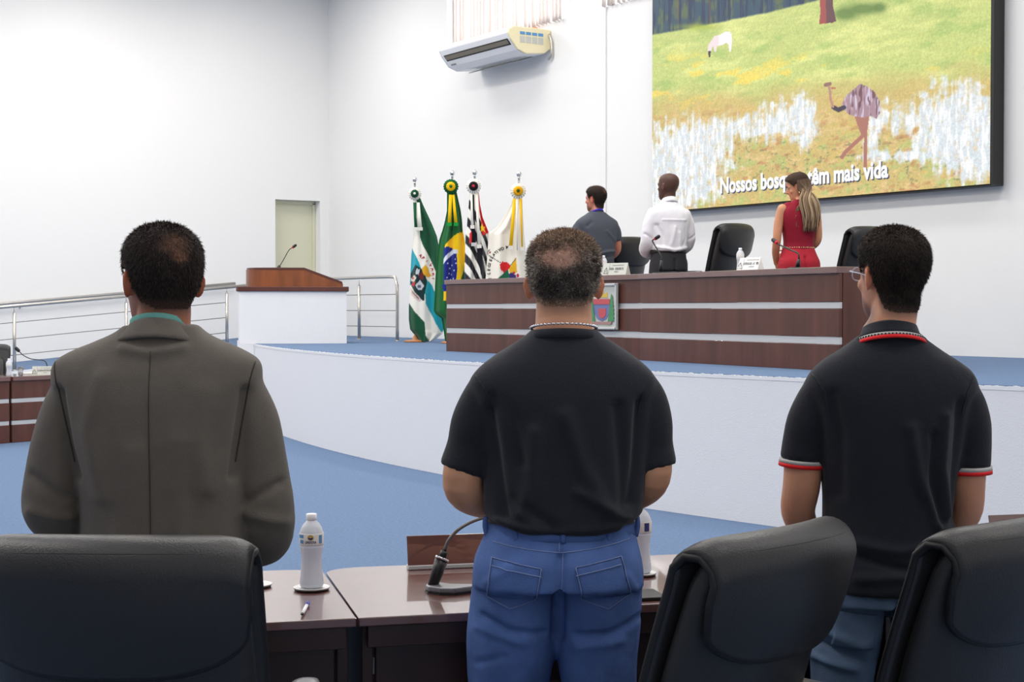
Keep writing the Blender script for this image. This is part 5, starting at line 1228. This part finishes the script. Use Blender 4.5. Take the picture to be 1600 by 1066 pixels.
j3 = garment('jeans', m3, [(.76, -.004, -.016, .178, .135), (.82, -.004, -.02, .172, .135), (.90, -.002, -.01, .16, .122), (.96, 0, 0, .150, .115)], [([(-.09, -.015, .86), (-.10, -.008, .74), (-.112, .0, .60), (-.12, .01, .44), (-.12, 0, .10)], [.098, .096, .086, .072, .06]), ([(.088, -.015, .86), (.095, -.008, .74), (.10, .0, .60), (.11, .01, .44), (.11, 0, .10)], [.096, .094, .084, .07, .06])], den2,
    folds=[([(-.18, .70), (-.08, .66)], .008, .010, -1), ([(-.18, .66), (-.08, .62)], -.008, .010, -1), ([(-.19, .62), (-.1, .60)], .007, .010, -1), ([(-.0, .80), (0, .70)], -.01, .01, -1)], wrink=.006, wf=14)
tj3 = bvh(j3)
pk = patch('back_pocket', tj3, ((-.045, .74), (-.15, .755), (-.155, .66), (-.05, .65)), den2, j3)
# spectacles
gl = mat('clear_frame', (205, 205, 225), .2, trans=.3)
g = Geo()
for s in (-1, 1):
    c_ = (s*.033, .103, -.002); R_ = [(c_[0]+.024*math.copysign(abs(math.cos(q))**.7, math.cos(q)), c_[1]-.02*abs(c_[0]+.024*math.cos(q))**1.0*.3, c_[2]+.018*math.copysign(abs(math.sin(q))**.7, math.sin(q))) for q in np.linspace(0, 2*PI, 28)]
    tube(R_, .0018, 8, 1, g); tube([(s*.058, .100, .008), (s*.076, .085, .006), (s*.083, .0, -.002), (s*.083, -.012, -.012)], .0018, 8, 4, g)
tube([(-.010, .104, .004), (0, .107, .007), (.010, .104, .004)], .0016, 8, 3, g)
sp = mk('spectacles', xf(g, H3), M['plastic'], m3, True); sp.data.materials.clear(); sp.data.materials.append(gl)

# three people on the dais
def dais(px, y): r = ray(px, 478)[:2]; k = y/r[1]; return (r[0]*k, y, STAGE)
def male_torso(w=1.0, d=1.0): return [(z, cx, cy, a*w, b*d) for z, cx, cy, a, b in [(.90, 0, 0, .172, .132), (.98, 0, -.002, .170, .132), (1.06, 0, -.006, .176, .134), (1.14, .0, -.01, .184, .134), (1.22, 0, -.014, .194, .131), (1.28, 0, -.02, .206, .124), (1.325, 0, -.02, .214, .116), (1.358, 0, -.02, .200, .107), (1.388, 0, -.018, .166, .096), (1.415, 0, -.016, .126, .084), (1.438, 0, -.014, .096, .073), (1.455, 0, -.012, .078, .066)]]
legsM = [([(-.09, 0, .86), (-.10, 0, .68), (-.105, .01, .46), (-.11, 0, .09)], [.085, .08, .055, .038]), ([(.09, 0, .86), (.10, 0, .68), (.105, .01, .46), (.11, 0, .09)], [.085, .08, .055, .038])]
trousT = [([(-.09, -.01, .87), (-.10, 0, .72), (-.105, .005, .46), (-.11, 0, .07)], [.098, .094, .074, .066]), ([(.09, -.01, .87), (.10, 0, .72), (.105, .005, .46), (.11, 0, .07)], [.098, .094, .074, .066])]
trousR = [(.80, 0, -.012, .176, .134), (.88, 0, -.012, .170, .130), (.98, 0, 0, .158, .120)]
TA = male_torso(1.12, 1.1)
mA, HA = person('man in charcoal grey t-shirt standing on the dais near the flags', dais(931, 9.55), YAW+math.radians(24), (196, 128, 106), ((0, .01, 1.585), 32, 0, 1.02), (.062, (0, -.012, 1.44)), inner(TA),
    [([(-.16, -.01, 1.29), (-.222, .0, 1.20), (-.245, .01, 1.09), (-.2, .09, 1.04), (-.05, .23, .98)], [.042, .050, .047, .045, .03], ((.5, .85, -.15), (.5, -.5, -.2), (0, .1, 1), .8)),
     ([(.16, -.01, 1.29), (.222, .0, 1.20), (.245, .01, 1.07), (.2, .09, 1.0), (.05, .23, .96)], [.042, .050, .047, .045, .03], ((-.5, .85, -.15), (-.5, -.5, -.2), (0, .1, 1), .8))], legsM,
    dict(rgb=(44, 34, 30), th=.014, len=.014, lift=.5, comb=.5, mess=.4, n=5000, nape=.2, low=-.10, soft=.02, lump=.006, patches=[(.0, .075, .025, .02, .3)], top=(80, 60, 50), beard=True), scale=1.025, voxel=.0065)
gA = cloth('charcoal_jersey', (78, 82, 92), .85)
shA = garment('t_shirt', mA, TA, [([(-.17, -.015, 1.335), (-.212, -.008, 1.26), (-.232, 0, 1.16)], [.055, .066, .062]), ([(.17, -.015, 1.335), (.212, -.008, 1.26), (.232, 0, 1.16)], [.055, .066, .062])], gA, voxel=.008,
    folds=[([(-.16, 1.30), (-.12, 1.34)], -.008, .014, -1), ([(-.1, 1.0), (.05, 1.04), (.17, 1.05)], .010, .012, -1), ([(-.1, .96), (.15, 1.0)], -.008, .012, -1), ([(.05, 1.25), (.16, 1.15)], .006, .014, -1)], wrink=.006)
band('neck_rib', [(1.452, 1.435, 0, -.012, .078, .069), (1.472, 1.455, 0, -.012, .071, .064)], gA, shA)
band('lanyard', [(1.468, 1.38, 0, -.008, .076, .082), (1.484, 1.40, 0, -.008, .072, .079)], cloth('violet_ribbon', (60, 50, 190), .6), mA, th=.003)
garment('trousers', mA, trousR, trousT, cloth('dark_trousers', (40, 42, 50)), voxel=.01)
TB = male_torso(.98, 1.0)
mB, HB = person('man in white long-sleeved shirt and dark trousers standing on the dais', dais(1044, 9.55), YAW+math.radians(20), (88, 58, 46), ((0, .0, 1.592), 26, 3, 1.04), (.058, (0, -.012, 1.45)), inner(TB, .02),
    [([(-.18, -.01, 1.32), (-.21, .0, 1.2), (-.228, .015, 1.065), (-.195, .11, .985), (-.06, .24, .95)], [.042, .04, .032, .03, .027], ((.5, .85, -.15), (.5, -.5, -.2), (0, .1, 1), .8)),
     ([(.18, -.01, 1.32), (.21, .0, 1.2), (.226, .015, 1.085), (.195, .11, 1.0), (.06, .24, .96)], [.042, .04, .032, .03, .027], ((-.5, .85, -.15), (-.5, -.5, -.2), (0, .1, 1), .8))], legsM,
    dict(rgb=(52, 38, 32), bald='all', th=.0, fade=.25), scale=1.055, voxel=.0065)
wB = cloth('white_cotton', (238, 238, 244), .8)
shB = garment('dress_shirt', mB, TB[1:], [([(-.165, -.015, 1.335), (-.205, -.005, 1.22), (-.228, .01, 1.07), (-.20, .10, .985), (-.10, .20, .955)], [.055, .060, .056, .052, .042]), ([(.165, -.015, 1.335), (.205, -.005, 1.22), (.226, .01, 1.09), (.20, .10, 1.0), (.10, .20, .965)], [.055, .060, .056, .052, .042])], wB, voxel=.008,
    folds=[([(-.12, 1.27), (.12, 1.27)], .004, .006, -1), ([(-.16, 1.22), (-.12, 1.12), (-.12, 1.03)], -.008, .014, -1), ([(.12, 1.25), (.13, 1.1), (.1, 1.03)], -.008, .014, -1), ([(0, 1.2), (-.03, 1.05)], .006, .016, -1), ([(.05, 1.15), (.06, 1.0)], .006, .014, -1), ([(-.15, 1.02), (0, .99), (.15, 1.02)], .010, .012, -1), ([(-.26, 1.14), (-.2, 1.1)], -.008, .01, 0), ([(.26, 1.14), (.2, 1.1)], -.008, .01, 0)], wrink=.008, wf=12)
band('collar', [(1.49, 1.45, 0, -.011, .062, .062), (1.494, 1.45, 0, -.012, .066, .066), (1.465, 1.42, 0, -.014, .078, .073), (1.45, 1.40, 0, -.014, .086, .078)], wB, shB)
trB = garment('trousers', mB, trousR[:2]+[(.985, 0, 0, .166, .128)], trousT, cloth('charcoal_trousers', (50, 50, 54)), voxel=.009, folds=[([(0, .9), (0, .75)], -.012, .012, -1)], wrink=.004)
band('belt', [(.965, .965, 0, 0, .174, .136), (.995, .995, 0, 0, .174, .136)], mat('black_belt', (30, 28, 28), .5), mB)
TW = [(.90, 0, -.01, .168, .13), (.98, 0, -.004, .142, .108), (1.04, 0, -.002, .130, .098), (1.12, 0, -.004, .138, .102), (1.20, 0, -.006, .152, .112), (1.28, 0, -.012, .165, .106), (1.335, 0, -.014, .160, .090), (1.375, 0, -.012, .125, .074), (1.405, 0, -.012, .08, .062), (1.42, 0, -.012, .06, .054)]
mW, HW = person('woman with long blonde-streaked hair in red sleeveless top and red trousers', dais(1247, 9.55), YAW+math.radians(14), (206, 146, 112), ((-.005, .012, 1.545), 66, -16, .97), (.046, (0, -.012, 1.41)), inner(TW, .008),
    [([(-.158, -.01, 1.345), (-.188, .0, 1.22), (-.205, .0, 1.07), (-.185, .07, .96), (-.155, .12, .87)], [.046, .042, .037, .033, .024], ((.35, .4, -.8), (.8, -.2, .1), (.2, .9, .3), .5)),
     ([(.158, -.01, 1.345), (.185, .01, 1.22), (.19, .02, 1.07), (.14, .13, 1.0), (.03, .22, .95)], [.044, .040, .036, .032, .024], ((-.6, .7, -.2), (-.3, -.8, 0), (0, .2, 1), .8))],
    [([(-.09, 0, .86), (-.085, 0, .68), (-.085, .01, .46), (-.085, 0, .10)], [.088, .075, .05, .034]), ([(.09, 0, .86), (.085, 0, .68), (.085, .01, .46), (.085, 0, .10)], [.088, .075, .05, .034])],
    dict(rgb=(74, 56, 46), th=.012, len=.01, lift=.1, comb=1, mess=.1, n=2500, nape=0, fade=.3, low=-.10, soft=.01, top=(84, 66, 54)), scale=1.005, voxel=.0062, shoes=(150, 30, 40), lips=(180, 60, 70))
redc = cloth('red_crepe', (142, 28, 48), .7); redt = cloth('red_trouser_cloth', (172, 40, 54), .75)
tp_ = garment('sleeveless_top', mW, [(z, a_, b_, c*1.0+.004, d+.004) for z, a_, b_, c, d in TW[1:]], [([(-.10, -.008, 1.36), (-.125, -.008, 1.345)], [.05, .046]), ([(.10, -.008, 1.36), (.135, -.008, 1.335)], [.05, .052])], redc, voxel=.007, wrink=.005, wf=12)
band('collar', [(1.43, 1.415, 0, -.01, .056, .052), (1.415, 1.40, 0, -.012, .068, .06)], redc, tp_)
trW = garment('trousers', mW, [(.80, 0, -.02, .185, .145), (.88, 0, -.022, .182, .146), (.95, 0, -.008, .158, .124), (1.01, 0, 0, .138, .106)], [([(-.09, -.015, .86), (-.092, -.005, .72), (-.09, .0, .46), (-.09, 0, .06)], [.102, .094, .078, .085]), ([(.09, -.015, .86), (.092, -.005, .72), (.09, .0, .46), (.09, 0, .06)], [.102, .094, .078, .085])], redt, voxel=.008, folds=[([(0, .92), (0, .78)], -.014, .012, -1)], wrink=.004)
g = Geo()
for k, q in enumerate(np.arange(44)*2*PI/44): ball(g, (.144*math.cos(q), .111*math.sin(q), 1.005), (.008, .006, .007 if k % 2 else .004), 8, 5)
mk('chain_belt', g, mat('gold_chain', (214, 190, 140), .3, metal=.8), mW, True)
mk('earring', xf(ball(Geo(), (-.088, -.0, -.062), (.007, .007, .011)), HW), mat('gold_earring', (214, 190, 140), .3, metal=.8), mW, True)
# long hair: locks falling from the crown to the shoulder blades
V = []; F = []; C = []
HWn = np.array(HW)
def tohead(p): return (HWn[:3, :3]@np.array(p).T).T+HWn[:3, 3]
g = Geo(); cols = []
for k in range(420):
    a = math.radians(rng.uniform(-86, 108)); r0 = rng.uniform(.3, 1)    # azimuth round the back of the head
    top = tohead([.02*math.sin(a), -.02*math.cos(a)-.0, .128])
    m1_ = tohead([.088*math.sin(a), -.108*math.cos(a)-.004, .045]); m2_ = tohead([.093*math.sin(a), -.112*math.cos(a)-.006, -.03])
    # below the head the locks gather behind the shoulders
    sx = .045+.075*math.sin(a*.8)+rng.normal(0, .010); sy = -.115-.02*math.cos(a)+rng.normal(0, .008)
    m3_ = np.array([sx*.95-.01, sy+.005, 1.42+rng.normal(0, .01)]); m4_ = np.array([sx+.005, sy-.022, 1.29]); L_ = rng.uniform(1.135, 1.235)
    m5_ = np.array([sx*.85+.012+rng.normal(0, .006), sy-.012, L_])
    if a < math.radians(-75): m2_ = tohead([-.090, -.03+.03*math.sin(k), -.035]); m3_ = tohead([-.085, -.07, -.10]); m4_ = np.array([-.055+rng.normal(0, .01), -.10, 1.33]); m5_ = np.array([-.06+rng.normal(0, .012), -.115, rng.uniform(1.18, 1.28)])
    n0 = len(g.v); tube([top, m1_, m2_, m3_, m4_, m5_], [.004, .0075, .0075, .007, .006, .0015], 5, 4, g)
    nn_ = len(g.v)-n0; t_ = np.repeat(np.linspace(0, 1, nn_//5), 5); lt = rng.random()
    ca = np.array([78, 60, 50.]); cb_ = np.array([188, 164, 132.]) if lt > .35 else np.array([112, 88, 68.])
    cols.append(ca+(cb_-ca)*sst(.12, .45, t_)[:, None]*rng.uniform(.5, 1))
me = bpy.data.meshes.new('long_hair'); me.from_pydata(g.v, [], g.f); fix(me); set_col(me, np.vstack(cols)); link('long_hair', me, hairM, mW, True)
